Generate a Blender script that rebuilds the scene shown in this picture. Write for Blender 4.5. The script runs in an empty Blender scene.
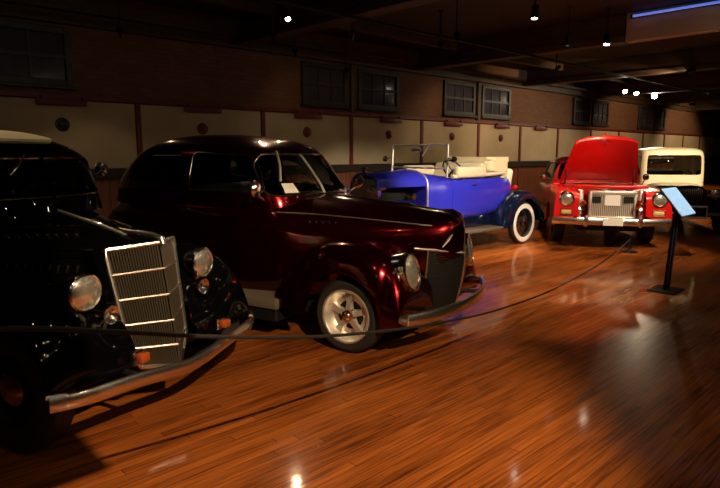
import bpy, bmesh, math, random
import numpy as np
from mathutils import Vector, Matrix
from mathutils.bvhtree import BVHTree

random.seed(7)
sc = bpy.context.scene
COL = sc.collection
R = math.radians
PI = math.pi

# ------------------------------------------------------------------ camera, world, exposure
cam = bpy.data.cameras.new('camera')
cam.sensor_width = 36.0
cam.lens = 584.0 / 720.0 * 36.0
cam.clip_start = 0.05
cam.clip_end = 200
camo = bpy.data.objects.new('camera', cam)
COL.objects.link(camo)
camo.location = (0, 0, 1.6)
camo.rotation_euler = (R(90 - 8.86), 0, R(46.6 - 90))
sc.camera = camo

world = bpy.data.worlds.new('world')
sc.world = world
world.use_nodes = True
bgn = world.node_tree.nodes['Background']
bgn.inputs[0].default_value = (1.0, 0.72, 0.45, 1)
bgn.inputs[1].default_value = 0.0025

sc.view_settings.view_transform = 'Standard'
sc.view_settings.look = 'None'
sc.view_settings.gamma = 1.0
sc.view_settings.exposure = 0.0
sc.view_settings.use_curve_mapping = False

LIGHT_GAIN = 1.0
WARM = (1.0, 0.70, 0.40)
SPOTS = [  # head position, aim point, watts, cone degrees, colour, lens radius
    ((0.9, -1.2, 3.55), (2.3, 3.0, 0.0), 1120, 44, WARM, 0.02),
    ((5.2, 1.2, 3.55), (5.6, 3.7, 0.0), 210, 52, WARM, 0.035),
    ((6.2, 1.3, 3.55), (8.0, 5.9, 0.9), 1650, 38, (1.0, 0.80, 0.58), 0.05),
    ((8.0, 1.3, 3.55), (10.3, 4.5, 0.45), 820, 34, (1.0, 0.76, 0.48), 0.05),
    ((10.6, 2.0, 3.55), (13.4, 4.3, 1.4), 1350, 30, WARM, 0.05),
    ((7.76, 4.6, 3.55), (7.0, 4.4, 0.0), 330, 66, WARM, 0.04),
    ((5.32, 7.16, 3.55), (3.6, 4.6, 0.8), 60, 60, WARM, 0.03),
    ((9.9, 5.2, 3.52), (10.1, 5.5, 0.8), 260, 70, WARM, 0.035),
    ((10.5, 4.79, 3.55), (9.7, 4.4, 0.2), 330, 60, WARM, 0.045),
    ((15.97, 5.17, 3.55), (16.5, 10.0, 1.8), 320, 80, WARM, 0.05),
    ((19.04, 8.0, 3.55), (15.4, 6.0, 0.0), 150, 60, WARM, 0.06),
    ((19.91, 8.0, 3.55), (16.2, 6.0, 0.0), 150, 60, WARM, 0.06),
    ((21.44, 8.0, 3.55), (16.4, 5.6, 0.0), 220, 60, WARM, 0.075),
    ((9.3, 0.3, 3.55), (7.3, 2.3, 1.0), 720, 17, (0.62, 0.82, 1.0), 0.04),
    ((0.3, 7.2, 3.55), (0.8, 5.0, 1.75), 190, 34, WARM, 0.025),  # added to brighten the cream roof insert
    ((2.6, -2.4, 3.55), (3.2, 3.4, 0.8), 40, 60, WARM, 0.03),  # added fill from behind the viewer
    ((3.2, 1.0, 3.55), (3.45, 4.5, 1.4), 190, 36, WARM, 0.03),  # added to light the maroon windshield
    ((6.4, -1.4, 3.55), (6.0, 4.4, 0.3), 110, 36, WARM, 0.03),  # added fill over the open floor
    ((2.5, 7.0, 3.55), (3.6, 10.0, 0.4), 26, 46, WARM, 0.025),  # added to brighten the wall behind the black car
    ((7.0, 7.6, 3.55), (8.4, 10.0, 1.3), 12, 90, WARM, 0.025),  # added wall wash behind the blue hood
    ((13.2, 7.2, 3.55), (13.0, 10.0, 1.3), 100, 90, WARM, 0.03),  # added wall wash beyond the blue car
    ((0.2, 1.4, 3.55), (1.6, 4.2, 0.9), 10, 70, WARM, 0.025),  # weak fill added above the black grille
    ((8.5, 6.9, 3.5), (2.66, 2.26, 0), 14, 50, WARM, 0.0125),
    ((8.05, 6.2, 3.5), (2.53, 2.02, 0), 14, 50, WARM, 0.0125),
    ((5.2, 7.35, 3.3), (1.64, 2.26, 0), 14, 50, WARM, 0.0125),
    ((6.7, 8.8, 3.4), (2.16, 2.84, 0), 14, 50, WARM, 0.0125),
    ((3.7, 9.2, 3.4), (1.17, 2.94, 0), 14, 50, WARM, 0.0125),
    ((8.5, 9.4, 3.3), (2.82, 3.2, 0), 14, 50, WARM, 0.0125),
    ((22.5, 6.3, 3.55), (23.5, 10.0, 1.5), 260, 90, WARM, 0.04),  # added to brighten the far wall behind the cream cab
    ((29.5, 6.4, 3.55), (30.0, 10.0, 1.5), 320, 90, WARM, 0.04),  # added to brighten the last wall panels
]

# ------------------------------------------------------------------ materials
def mat(name, color, rough=0.5, metal=0.0, coat=0.0, spec=0.5, coat_rough=0.015, emit=None, emit_s=0.0, trans=0.0, ior=1.45, alpha=1.0, noise=None):
    m = bpy.data.materials.new(name)
    m.use_nodes = True
    nt = m.node_tree
    b = nt.nodes['Principled BSDF']
    b.inputs['Base Color'].default_value = (*color, 1)
    b.inputs['Roughness'].default_value = rough
    b.inputs['Metallic'].default_value = metal
    b.inputs['Coat Weight'].default_value = coat
    b.inputs['Coat Roughness'].default_value = coat_rough
    b.inputs['Specular IOR Level'].default_value = spec
    b.inputs['Transmission Weight'].default_value = trans
    b.inputs['IOR'].default_value = ior
    b.inputs['Alpha'].default_value = alpha
    if emit:
        b.inputs['Emission Color'].default_value = (*emit, 1)
        b.inputs['Emission Strength'].default_value = emit_s
    if noise:
        scale, amount = noise
        tc = nt.nodes.new('ShaderNodeTexCoord')
        n = nt.nodes.new('ShaderNodeTexNoise')
        n.inputs['Scale'].default_value = scale
        n.inputs['Detail'].default_value = 4
        mr = nt.nodes.new('ShaderNodeMapRange')
        mr.inputs['To Min'].default_value = 1 - amount
        mr.inputs['To Max'].default_value = 1 + amount
        mx = nt.nodes.new('ShaderNodeMix')
        mx.data_type = 'RGBA'
        mx.blend_type = 'MULTIPLY'
        mx.inputs['Factor'].default_value = 1
        mx.inputs[6].default_value = (*color, 1)
        nt.links.new(tc.outputs['Object'], n.inputs['Vector'])
        nt.links.new(n.outputs['Fac'], mr.inputs['Value'])
        nt.links.new(mr.outputs[0], mx.inputs[7])
        nt.links.new(mx.outputs[2], b.inputs['Base Color'])
    return m

M = {}
M['black'] = mat('black_paint', (0.002, 0.002, 0.0025), 0.02, 0, 0.0)
M['maroon'] = mat('maroon_paint', (0.10, 0.003, 0.005), 0.17, 0.95, 1.0)
M['blue'] = mat('blue_paint', (0.03, 0.033, 0.62), 0.3, 0.0, 0.8)
M['navy'] = mat('navy_paint', (0.004, 0.008, 0.028), 0.08, 0, 1.0)
M['red'] = mat('red_paint', (0.62, 0.010, 0.008), 0.3, 0.0, 1.0)
M['cream'] = mat('cream_paint', (0.92, 0.86, 0.66), 0.3, 0, 0.6)
M['creamtop'] = mat('cream_cloth', (0.80, 0.70, 0.46), 0.7, noise=(30, 0.1))
M['leather'] = mat('cream_leather', (0.82, 0.72, 0.50), 0.45, noise=(14, 0.08))
M['chrome'] = mat('chrome', (0.92, 0.90, 0.86), 0.15, 1.0)
M['bumper'] = mat('bumper_chrome', (0.96, 0.94, 0.90), 0.27, 1.0)
M['nickel'] = mat('dull_nickel', (0.88, 0.84, 0.74), 0.38, 0.75)
M['alu'] = mat('cast_aluminium', (0.86, 0.82, 0.74), 0.38, 0.8, noise=(9, 0.12))
M['tyre'] = mat('tyre_rubber', (0.022, 0.021, 0.020), 0.55, noise=(40, 0.2))
M['white'] = mat('white_rubber', (0.85, 0.83, 0.76), 0.5, noise=(12, 0.05))
M['dark'] = mat('dark_steel', (0.012, 0.012, 0.012), 0.5, 0.3, noise=(20, 0.2))
M['soot'] = mat('matt_black_snoot', (0.002, 0.002, 0.002), 1.0, 0, 0, 0.0)
M['mesh'] = mat('grille_backing', (0.012, 0.011, 0.010), 0.8, 0.0)
M['bars'] = mat('grille_bars', (0.15, 0.13, 0.095), 0.42, 0.8)
M['lens'] = mat('lamp_glass', (0.90, 0.86, 0.76), 0.20, 0.82, 1.0, noise=(26, 0.3))
M['amber'] = mat('amber_glass', (0.42, 0.075, 0.018), 0.2, 0.0, 1.0)
M['yellow'] = mat('parking_lamp_glass', (0.75, 0.52, 0.16), 0.2, 0.0, 1.0)
M['interior'] = mat('interior_cloth', (0.05, 0.042, 0.036), 0.8, noise=(30, 0.2))
M['board'] = mat('running_board_tan', (0.12, 0.10, 0.072), 0.45, noise=(25, 0.12))
M['paper'] = mat('white_card', (0.85, 0.84, 0.80), 0.6, noise=(20, 0.04))
M['radcore'] = mat('radiator_core', (0.34, 0.31, 0.27), 0.5, 0.3)
M['bluesheet'] = mat('blue_cloth', (0.05, 0.08, 0.42), 0.6, noise=(20, 0.1))

def glass_mat():
    m = bpy.data.materials.new('window_glass')
    m.use_nodes = True
    nt = m.node_tree
    nt.nodes.clear()
    o = nt.nodes.new('ShaderNodeOutputMaterial')
    mix = nt.nodes.new('ShaderNodeMixShader')
    fr = nt.nodes.new('ShaderNodeFresnel')
    fr.inputs['IOR'].default_value = 1.5
    t = nt.nodes.new('ShaderNodeBsdfTransparent')
    t.inputs[0].default_value = (0.84, 0.87, 0.84, 1)
    g = nt.nodes.new('ShaderNodeBsdfGlossy')
    g.inputs['Roughness'].default_value = 0.03
    nt.links.new(fr.outputs[0], mix.inputs[0])
    nt.links.new(t.outputs[0], mix.inputs[1])
    nt.links.new(g.outputs[0], mix.inputs[2])
    nt.links.new(mix.outputs[0], o.inputs[0])
    return m
M['glass'] = glass_mat()

def lamp_mat(name, color, s):
    return mat(name, (0.9, 0.9, 0.9), 0.4, emit=color, emit_s=s)
M['lamp'] = lamp_mat('lamp_lens_glow', (1.0, 0.86, 0.62), 80)
M['halogen'] = lamp_mat('halogen_lens_glow', (1.0, 0.86, 0.62), 600)
M['bluelamp'] = lamp_mat('blue_tube_glow', (0.12, 0.25, 1.0), 0.6)

def nodes_of(name):
    m = bpy.data.materials.new(name)
    m.use_nodes = True
    nt = m.node_tree
    return m, nt, nt.nodes['Principled BSDF']

def mth(nt, op, a, b=None, c=None):
    n = nt.nodes.new('ShaderNodeMath')
    n.operation = op
    for i, v in enumerate((a, b, c)):
        if v is None:
            continue
        if isinstance(v, (int, float)):
            n.inputs[i].default_value = v
        else:
            nt.links.new(v, n.inputs[i])
    return n.outputs[0]

def floor_mat():
    m, nt, b = nodes_of('varnished_floorboards')
    L = nt.links.new
    tc = nt.nodes.new('ShaderNodeTexCoord')
    sx = nt.nodes.new('ShaderNodeSeparateXYZ')
    L(tc.outputs['Object'], sx.inputs[0])
    PW, PL = 0.062, 2.2
    row = mth(nt, 'DIVIDE', sx.outputs['Y'], PW)
    rowi = mth(nt, 'FLOOR', row)
    rowf = mth(nt, 'FRACT', row)
    wn = nt.nodes.new('ShaderNodeTexWhiteNoise')
    wn.noise_dimensions = '1D'
    L(rowi, wn.inputs['W'])
    off = mth(nt, 'MULTIPLY', wn.outputs['Value'], PL)
    xs = mth(nt, 'DIVIDE', mth(nt, 'ADD', sx.outputs['X'], off), PL)
    xi = mth(nt, 'FLOOR', xs)
    xf = mth(nt, 'FRACT', xs)
    cb = nt.nodes.new('ShaderNodeCombineXYZ')
    L(rowi, cb.inputs[0]); L(xi, cb.inputs[1])
    wn2 = nt.nodes.new('ShaderNodeTexWhiteNoise')
    wn2.noise_dimensions = '2D'
    L(cb.outputs[0], wn2.inputs['Vector'])
    # grain
    mp = nt.nodes.new('ShaderNodeMapping')
    mp.inputs['Scale'].default_value = (1.2, 26, 1)
    L(tc.outputs['Object'], mp.inputs[0])
    gn = nt.nodes.new('ShaderNodeTexNoise')
    gn.inputs['Scale'].default_value = 2.2
    gn.inputs['Detail'].default_value = 6
    L(mp.outputs[0], gn.inputs['Vector'])
    mp2 = nt.nodes.new('ShaderNodeMapping')
    mp2.inputs['Scale'].default_value = (0.35, 1.6, 1)
    L(tc.outputs['Object'], mp2.inputs[0])
    bn = nt.nodes.new('ShaderNodeTexNoise')
    bn.inputs['Scale'].default_value = 1.3
    bn.inputs['Detail'].default_value = 5
    L(mp2.outputs[0], bn.inputs['Vector'])
    v = mth(nt, 'ADD', mth(nt, 'ADD', mth(nt, 'MULTIPLY', wn2.outputs['Value'], 0.21), 0.03), mth(nt, 'MULTIPLY', mth(nt, 'SUBTRACT', gn.outputs['Fac'], 0.24), 0.95))
    v = mth(nt, 'ADD', v, mth(nt, 'MULTIPLY', mth(nt, 'SUBTRACT', bn.outputs['Fac'], 0.5), 0.75))
    cr = nt.nodes.new('ShaderNodeValToRGB')
    e = cr.color_ramp.elements
    e[0].position = 0.10; e[0].color = (0.085, 0.021, 0.005, 1)
    e[1].position = 0.95; e[1].color = (0.60, 0.190, 0.036, 1)
    k = e.new(0.48); k.color = (0.36, 0.100, 0.019, 1)
    L(v, cr.inputs[0])
    # gaps between boards and at board ends
    g1 = mth(nt, 'LESS_THAN', rowf, 0.05)
    g2 = mth(nt, 'LESS_THAN', xf, 0.0022)
    gap = mth(nt, 'MAXIMUM', g1, g2)
    mx = nt.nodes.new('ShaderNodeMix'); mx.data_type = 'RGBA'
    L(mth(nt, 'MULTIPLY', gap, 0.75), mx.inputs[0]); L(cr.outputs[0], mx.inputs[6])
    mx.inputs[7].default_value = (0.02, 0.007, 0.003, 1)
    L(mx.outputs[2], b.inputs['Base Color'])
    rg = nt.nodes.new('ShaderNodeMapRange')
    L(bn.outputs['Fac'], rg.inputs['Value'])
    rg.inputs['From Min'].default_value = 0.3; rg.inputs['From Max'].default_value = 0.7
    rg.inputs['To Min'].default_value = 0.24; rg.inputs['To Max'].default_value = 0.36
    L(rg.outputs[0], b.inputs['Roughness'])
    b.inputs['Specular IOR Level'].default_value = 0.02
    b.inputs['Coat Weight'].default_value = 0.31
    b.inputs['Coat Roughness'].default_value = 0.085
    bp = nt.nodes.new('ShaderNodeBump')
    bp.inputs['Strength'].default_value = 0.05
    bp.inputs['Distance'].default_value = 0.0025
    wv = nt.nodes.new('ShaderNodeTexNoise')
    wv.inputs['Scale'].default_value = 9
    wv.inputs['Detail'].default_value = 2
    L(tc.outputs['Object'], wv.inputs['Vector'])
    cup = mth(nt, 'MULTIPLY', mth(nt, 'SINE', mth(nt, 'MULTIPLY', rowf, PI)), 0.5)
    h = mth(nt, 'ADD', mth(nt, 'ADD', cup, mth(nt, 'MULTIPLY', wv.outputs['Fac'], 2.2)), mth(nt, 'MULTIPLY', wn2.outputs['Value'], 0.3))
    L(h, bp.inputs['Height'])
    L(bp.outputs[0], b.inputs['Normal'])
    L(bp.outputs[0], b.inputs['Coat Normal'])
    return m
M['floor'] = floor_mat()

def wood_mat(name, c1, c2, rough=0.5, axis=(1, 12, 12), plank=None):
    m, nt, b = nodes_of(name)
    L = nt.links.new
    tc = nt.nodes.new('ShaderNodeTexCoord')
    mp = nt.nodes.new('ShaderNodeMapping')
    mp.inputs['Scale'].default_value = axis
    L(tc.outputs['Object'], mp.inputs[0])
    n = nt.nodes.new('ShaderNodeTexNoise')
    n.inputs['Scale'].default_value = 1.6
    n.inputs['Detail'].default_value = 6
    L(mp.outputs[0], n.inputs['Vector'])
    cr = nt.nodes.new('ShaderNodeValToRGB')
    cr.color_ramp.elements[0].position = 0.3; cr.color_ramp.elements[0].color = (*c1, 1)
    cr.color_ramp.elements[1].position = 0.72; cr.color_ramp.elements[1].color = (*c2, 1)
    L(n.outputs['Fac'], cr.inputs[0])
    out = cr.outputs[0]
    if plank:
        sx = nt.nodes.new('ShaderNodeSeparateXYZ')
        L(tc.outputs['Object'], sx.inputs[0])
        f = mth(nt, 'FRACT', mth(nt, 'DIVIDE', sx.outputs[plank[0]], plank[1]))
        g = mth(nt, 'LESS_THAN', f, 0.07)
        mx = nt.nodes.new('ShaderNodeMix'); mx.data_type = 'RGBA'
        L(mth(nt, 'MULTIPLY', g, 0.6), mx.inputs[0]); L(out, mx.inputs[6])
        mx.inputs[7].default_value = (c1[0] * .25, c1[1] * .25, c1[2] * .25, 1)
        out = mx.outputs[2]
    L(out, b.inputs['Base Color'])
    b.inputs['Roughness'].default_value = rough
    return m
M['wainscot'] = wood_mat('red_brown_wainscot', (0.13, 0.040, 0.018), (0.24, 0.080, 0.034), 0.45, (10, 10, 1), plank=('X', 0.16))
M['beamwood'] = wood_mat('dark_timber', (0.045, 0.024, 0.012), (0.10, 0.055, 0.028), 0.6, (8, 1, 8))
M['ceilwood'] = wood_mat('dark_ceiling_boards', (0.022, 0.013, 0.008), (0.045, 0.026, 0.015), 0.7, (8, 1, 8), plank=('X', 0.2))
M['redtrim'] = wood_mat('oxblood_trim', (0.12, 0.014, 0.009), (0.20, 0.026, 0.015), 0.5, (2, 2, 2))
M['darktrim'] = wood_mat('black_brown_rail', (0.014, 0.010, 0.008), (0.03, 0.02, 0.015), 0.5, (2, 9, 9))
M['winframe'] = wood_mat('dark_window_frame', (0.02, 0.016, 0.012), (0.05, 0.04, 0.03), 0.45, (6, 6, 6))

def plaster_mat(name, c, amt):
    m, nt, b = nodes_of(name)
    L = nt.links.new
    tc = nt.nodes.new('ShaderNodeTexCoord')
    n = nt.nodes.new('ShaderNodeTexNoise'); n.inputs['Scale'].default_value = 1.1; n.inputs['Detail'].default_value = 7
    L(tc.outputs['Object'], n.inputs['Vector'])
    cr = nt.nodes.new('ShaderNodeValToRGB')
    cr.color_ramp.elements[0].position = 0.3; cr.color_ramp.elements[0].color = (*(x * (1 - amt) for x in c), 1)
    cr.color_ramp.elements[1].position = 0.7; cr.color_ramp.elements[1].color = (*c, 1)
    L(n.outputs['Fac'], cr.inputs[0]); L(cr.outputs[0], b.inputs['Base Color'])
    b.inputs['Roughness'].default_value = 0.75
    return m
M['plaster'] = plaster_mat('cream_wall_panel', (0.62, 0.50, 0.31), 0.25)

def brick_mat():
    m, nt, b = nodes_of('brown_brick')
    L = nt.links.new
    tc = nt.nodes.new('ShaderNodeTexCoord')
    sx = nt.nodes.new('ShaderNodeSeparateXYZ'); L(tc.outputs['Object'], sx.inputs[0])
    cb = nt.nodes.new('ShaderNodeCombineXYZ')
    L(mth(nt, 'ADD', sx.outputs['X'], sx.outputs['Y']), cb.inputs[0]); L(sx.outputs['Z'], cb.inputs[1])
    br = nt.nodes.new('ShaderNodeTexBrick')
    br.inputs['Scale'].default_value = 1.0
    br.inputs['Brick Width'].default_value = 0.22
    br.inputs['Row Height'].default_value = 0.075
    br.inputs['Mortar Size'].default_value = 0.006
    br.inputs['Color1'].default_value = (0.17, 0.070, 0.030, 1)
    br.inputs['Color2'].default_value = (0.22, 0.095, 0.042, 1)
    br.inputs['Mortar'].default_value = (0.12, 0.07, 0.04, 1)
    L(cb.outputs[0], br.inputs['Vector']); L(br.outputs[0], b.inputs['Base Color'])
    b.inputs['Roughness'].default_value = 0.8
    return m
M['brick'] = brick_mat()

def pane_mat():
    m, nt, b = nodes_of('night_window_pane')
    L = nt.links.new
    tc = nt.nodes.new('ShaderNodeTexCoord')
    n = nt.nodes.new('ShaderNodeTexNoise'); n.inputs['Scale'].default_value = 3
    L(tc.outputs['Object'], n.inputs['Vector'])
    cr = nt.nodes.new('ShaderNodeValToRGB')
    cr.color_ramp.elements[0].color = (0.035, 0.032, 0.045, 1); cr.color_ramp.elements[1].color = (0.10, 0.09, 0.12, 1)
    L(n.outputs['Fac'], cr.inputs[0]); L(cr.outputs[0], b.inputs['Base Color'])
    b.inputs['Roughness'].default_value = 0.12
    return m
M['pane'] = pane_mat()

def panel_mat():   # pale blue printed panel with faint grey lines of print too small to read
    m, nt, b = nodes_of('pale_blue_panel')
    L = nt.links.new
    tc = nt.nodes.new('ShaderNodeTexCoord')
    n = nt.nodes.new('ShaderNodeTexNoise'); n.inputs['Scale'].default_value = 14
    L(tc.outputs['Object'], n.inputs['Vector'])
    cr = nt.nodes.new('ShaderNodeValToRGB')
    cr.color_ramp.elements[0].position = .35; cr.color_ramp.elements[0].color = (0.60, 0.76, 0.86, 1)
    cr.color_ramp.elements[1].position = .6; cr.color_ramp.elements[1].color = (0.72, 0.84, 0.92, 1)
    L(n.outputs['Fac'], cr.inputs[0]); L(cr.outputs[0], b.inputs['Base Color'])
    b.inputs['Roughness'].default_value = 0.35
    return m
M['panel'] = panel_mat()

# ------------------------------------------------------------------ mesh helpers
def obj(name, bm, material, parent=None, angle=35, flat=False):
    bmesh.ops.recalc_face_normals(bm, faces=bm.faces)
    me = bpy.data.meshes.new(name)
    bm.to_mesh(me)
    bm.free()
    me.materials.append(material)
    if not flat:
        me.shade_smooth()
        me.set_sharp_from_angle(angle=R(angle))
    o = bpy.data.objects.new(name, me)
    COL.objects.link(o)
    if parent is not None:
        o.parent = parent
    return o

def thing(name, label, cat, loc=(0, 0, 0), rz=0.0, group=None):
    o = bpy.data.objects.new(name, None)
    o.empty_display_size = 0.2
    COL.objects.link(o)
    o.location = loc
    o.rotation_euler = (0, 0, rz)
    tag(o, label, cat, group)
    return o

def tag(o, label, cat, group=None):
    o['label'] = label
    o['category'] = cat
    if group:
        o['group'] = group
    return o

def struct(name, bm, m, parent=None, label=None, **k):
    o = obj(name, bm, m, parent, **k)
    if parent is None:
        o['kind'] = 'structure'
        if label:
            o['label'] = label
    return o

def box(bm, lo, hi, bevel=0.0, seg=2, mtx=None):
    vs = [bm.verts.new((x, y, z)) for x in (lo[0], hi[0]) for y in (lo[1], hi[1]) for z in (lo[2], hi[2])]
    if mtx is not None:
        for v in vs:
            v.co = mtx @ v.co
    idx = [(0, 1, 3, 2), (4, 6, 7, 5), (0, 4, 5, 1), (2, 3, 7, 6), (0, 2, 6, 4), (1, 5, 7, 3)]
    fs = [bm.faces.new([vs[i] for i in f]) for f in idx]
    if bevel > 0:
        es = list({e for f in fs for e in f.edges})
        bmesh.ops.bevel(bm, geom=es, offset=bevel, segments=seg, affect='EDGES', profile=0.5)
    return bm

def tube(bm, pts, r, n=8, closed=False, flat=None):
    """round tube along points; r is a number or one per point; flat=(a,b) stretches the section across / along the local up"""
    P = [Vector(p) for p in pts]
    k = len(P)
    rs = r if isinstance(r, (list, tuple)) else [r] * k
    rings = []
    up = None
    for i in range(k):
        if closed:
            t = (P[(i + 1) % k] - P[i - 1])
        else:
            t = P[min(i + 1, k - 1)] - P[max(i - 1, 0)]
        if t.length < 1e-9:
            t = Vector((1, 0, 0))
        t.normalize()
        if flat:
            up = Vector((0, 0, 1))
            if abs(t.z) > 0.97:
                up = Vector((1, 0, 0))
        elif up is None:
            up = Vector((0, 0, 1)) if abs(t.z) < 0.9 else Vector((1, 0, 0))
        s = t.cross(up).normalized()
        u = s.cross(t).normalized()
        if not flat:
            up = u
        fa, fb = flat if flat else (1, 1)
        rings.append([bm.verts.new(P[i] + (s * math.cos(a) * fa + u * math.sin(a) * fb) * rs[i]) for a in [2 * PI * j / n for j in range(n)]])
    m = k if closed else k - 1
    for i in range(m):
        A, B = rings[i], rings[(i + 1) % k]
        for j in range(n):
            bm.faces.new((A[j], A[(j + 1) % n], B[(j + 1) % n], B[j]))
    if not closed:
        bm.faces.new(rings[0][::-1])
        bm.faces.new(rings[-1])
    return bm

def lathe(bm, prof, mtx, n=32, closed_profile=False):
    """prof: (radius, height) revolved about local Z, then mtx"""
    rings = []
    for (r, h) in prof:
        if r < 1e-6:
            rings.append([bm.verts.new(mtx @ Vector((0, 0, h)))])
        else:
            rings.append([bm.verts.new(mtx @ Vector((r * math.cos(2 * PI * j / n), r * math.sin(2 * PI * j / n), h))) for j in range(n)])
    k = len(rings)
    for i in range(k if closed_profile else k - 1):
        A, B = rings[i], rings[(i + 1) % k]
        for j in range(n):
            j2 = (j + 1) % n
            if len(A) == 1 and len(B) == 1:
                continue
            if len(A) == 1:
                bm.faces.new((A[0], B[j], B[j2]))
            elif len(B) == 1:
                bm.faces.new((A[j], B[0], A[j2]))
            else:
                bm.faces.new((A[j], B[j], B[j2], A[j2]))
    return bm

def axis_mtx(loc, direction):
    d = Vector(direction).normalized()
    q = Vector((0, 0, 1)).rotation_difference(d)
    return Matrix.Translation(Vector(loc)) @ q.to_matrix().to_4x4()

def pchip(xs, ys, q):
    xs = np.asarray(xs, float); ys = np.asarray(ys, float); q = np.asarray(q, float)
    h = np.diff(xs); d = np.diff(ys) / h
    m = np.zeros(len(xs))
    m[0], m[-1] = d[0], d[-1]
    for i in range(1, len(xs) - 1):
        if d[i - 1] * d[i] > 0:
            w1 = 2 * h[i] + h[i - 1]; w2 = h[i] + 2 * h[i - 1]
            m[i] = (w1 + w2) / (w1 / d[i - 1] + w2 / d[i])
    i = np.clip(np.searchsorted(xs, q) - 1, 0, len(xs) - 2)
    t = (q - xs[i]) / h[i]
    return ((2 * t**3 - 3 * t**2 + 1) * ys[i] + (t**3 - 2 * t**2 + t) * h[i] * m[i] + (-2 * t**3 + 3 * t**2) * ys[i + 1] + (t**3 - t**2) * h[i] * m[i + 1])

def resample(st, per=5):
    """stations sorted by first value; refine between them"""
    st = sorted(st)
    xs = [s[0] for s in st]
    q = []
    for a, b in zip(xs[:-1], xs[1:]):
        q += [a + (b - a) * k / per for k in range(per)]
    q.append(xs[-1])
    cols = [q] + [pchip(xs, [s[c] for s in st], q) for c in range(1, len(st[0]))]
    return list(zip(*cols))

def se(c, n):
    return math.copysign(abs(c) ** (2.0 / n), c)

def hull(st, m=12, per=5):
    """st: (x, top z, half width, z of widest, bottom z, top exponent, bottom exponent)"""
    bm = bmesh.new()
    rings = []
    for (x, zt, w, zs, z0, nt, nb) in resample(st, per):
        pts = []
        for k in range(m + 1):
            a = PI / 2 * (1 - k / m)
            pts.append((w * se(math.cos(a), nt), zs + (zt - zs) * se(math.sin(a), nt)))
        for k in range(1, m + 1):
            a = PI / 2 * k / m
            pts.append((w * (0.55 + 0.45 * se(math.cos(a), nb)) if k < m else w * 0.55, zs - (zs - z0) * se(math.sin(a), nb)))
        ring = [(y, z) for y, z in pts] + [(-y, z) for y, z in reversed(pts[1:])]
        rings.append([bm.verts.new((x, y, z)) for y, z in ring])
    n = len(rings[0])
    for A, B in zip(rings[:-1], rings[1:]):
        for j in range(n):
            bm.faces.new((A[j], A[(j + 1) % n], B[(j + 1) % n], B[j]))
    bm.faces.new(rings[0]); bm.faces.new(rings[-1][::-1])
    bmesh.ops.remove_doubles(bm, verts=bm.verts, dist=1e-5)
    return bm

def cabin(lv, n=72, per=5, bottom=False):
    """lv: (z, front x, rear x, half width, exponent)"""
    bm = bmesh.new()
    rings = []
    for (z, xf, xr, w, e) in resample(lv, per):
        cx, a = (xf + xr) / 2, (xf - xr) / 2
        ring = []
        for j in range(n):
            t = 2 * PI * (j + 0.5) / n
            # spread the points evenly along the rounded box
            c, s = math.cos(t), math.sin(t)
            k = (abs(c) ** e + abs(s) ** e) ** (-1.0 / e)
            ring.append(bm.verts.new((cx + a * c * k, w * s * k, z)))
        rings.append(ring)
    for A, B in zip(rings[:-1], rings[1:]):
        for j in range(n):
            bm.faces.new((A[j], A[(j + 1) % n], B[(j + 1) % n], B[j]))
    last = rings[-1]
    zt = last[0].co.z
    cx = sum(v.co.x for v in last) / n
    prev = last
    for f, dz in ((0.7, 0.35), (0.35, 0.75)):
        nr = [bm.verts.new((cx + (v.co.x - cx) * f, v.co.y * f, zt + 0.014 * dz)) for v in last]
        for j in range(n):
            bm.faces.new((prev[j], prev[(j + 1) % n], nr[(j + 1) % n], nr[j]))
        prev = nr
    top = bm.verts.new((cx, 0, zt + 0.014))
    for j in range(n):
        bm.faces.new((prev[j], prev[(j + 1) % n], top))
    if bottom:
        bm.faces.new(rings[0][::-1])
    return bm

def rpoly(pts, r, seg=5):
    """polygon with rounded corners, list of (u,v)"""
    out = []
    k = len(pts)
    for i in range(k):
        p0, p, p1 = (Vector(pts[(i + d) % k]) for d in (-1, 0, 1))
        a, b = (p0 - p), (p1 - p)
        rr = min(r, a.length * 0.45, b.length * 0.45)
        A, B = p + a.normalized() * rr, p + b.normalized() * rr
        for s in range(seg + 1):
            t = s / seg
            q = A * (1 - t) ** 2 + p * 2 * t * (1 - t) + B * t * t
            out.append((q.x, q.y))
    return out

def dens(poly, step=0.05):
    out = []
    k = len(poly)
    for i in range(k):
        a, b = Vector(poly[i]), Vector(poly[(i + 1) % k])
        m = max(1, int((b - a).length / step))
        for s in range(m):
            q = a.lerp(b, s / m)
            out.append((q.x, q.y))
    return out

def prism(bm, poly, axis, lo, hi):
    def P(u, v, w):
        return (u, w, v) if axis == 'y' else ((w, u, v) if axis == 'x' else (u, v, w))
    A = [bm.verts.new(P(u, v, lo)) for u, v in poly]
    B = [bm.verts.new(P(u, v, hi)) for u, v in poly]
    n = len(poly)
    for j in range(n):
        bm.faces.new((A[j], A[(j + 1) % n], B[(j + 1) % n], B[j]))
    bm.faces.new(A[::-1]); bm.faces.new(B)
    return bm

def hit(bvh, axis, sgn, u, v):
    """first hit coming from outside; axis y: u=x v=z, axis x: u=y v=z, axis z: u=x v=y"""
    if axis == 'y':
        o, d = Vector((u, 6 * sgn, v)), Vector((0, -sgn, 0))
    elif axis == 'x':
        o, d = Vector((8 * sgn, u, v)), Vector((-sgn, 0, 0))
    else:
        o, d = Vector((u, v, 6 * sgn)), Vector((0, 0, -sgn))
    r = bvh.ray_cast(o, d)
    if r[0] is None:
        return None, None
    nrm = r[1]
    if nrm.dot(d) > 0:
        nrm = -nrm
    return r[0], nrm

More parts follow.
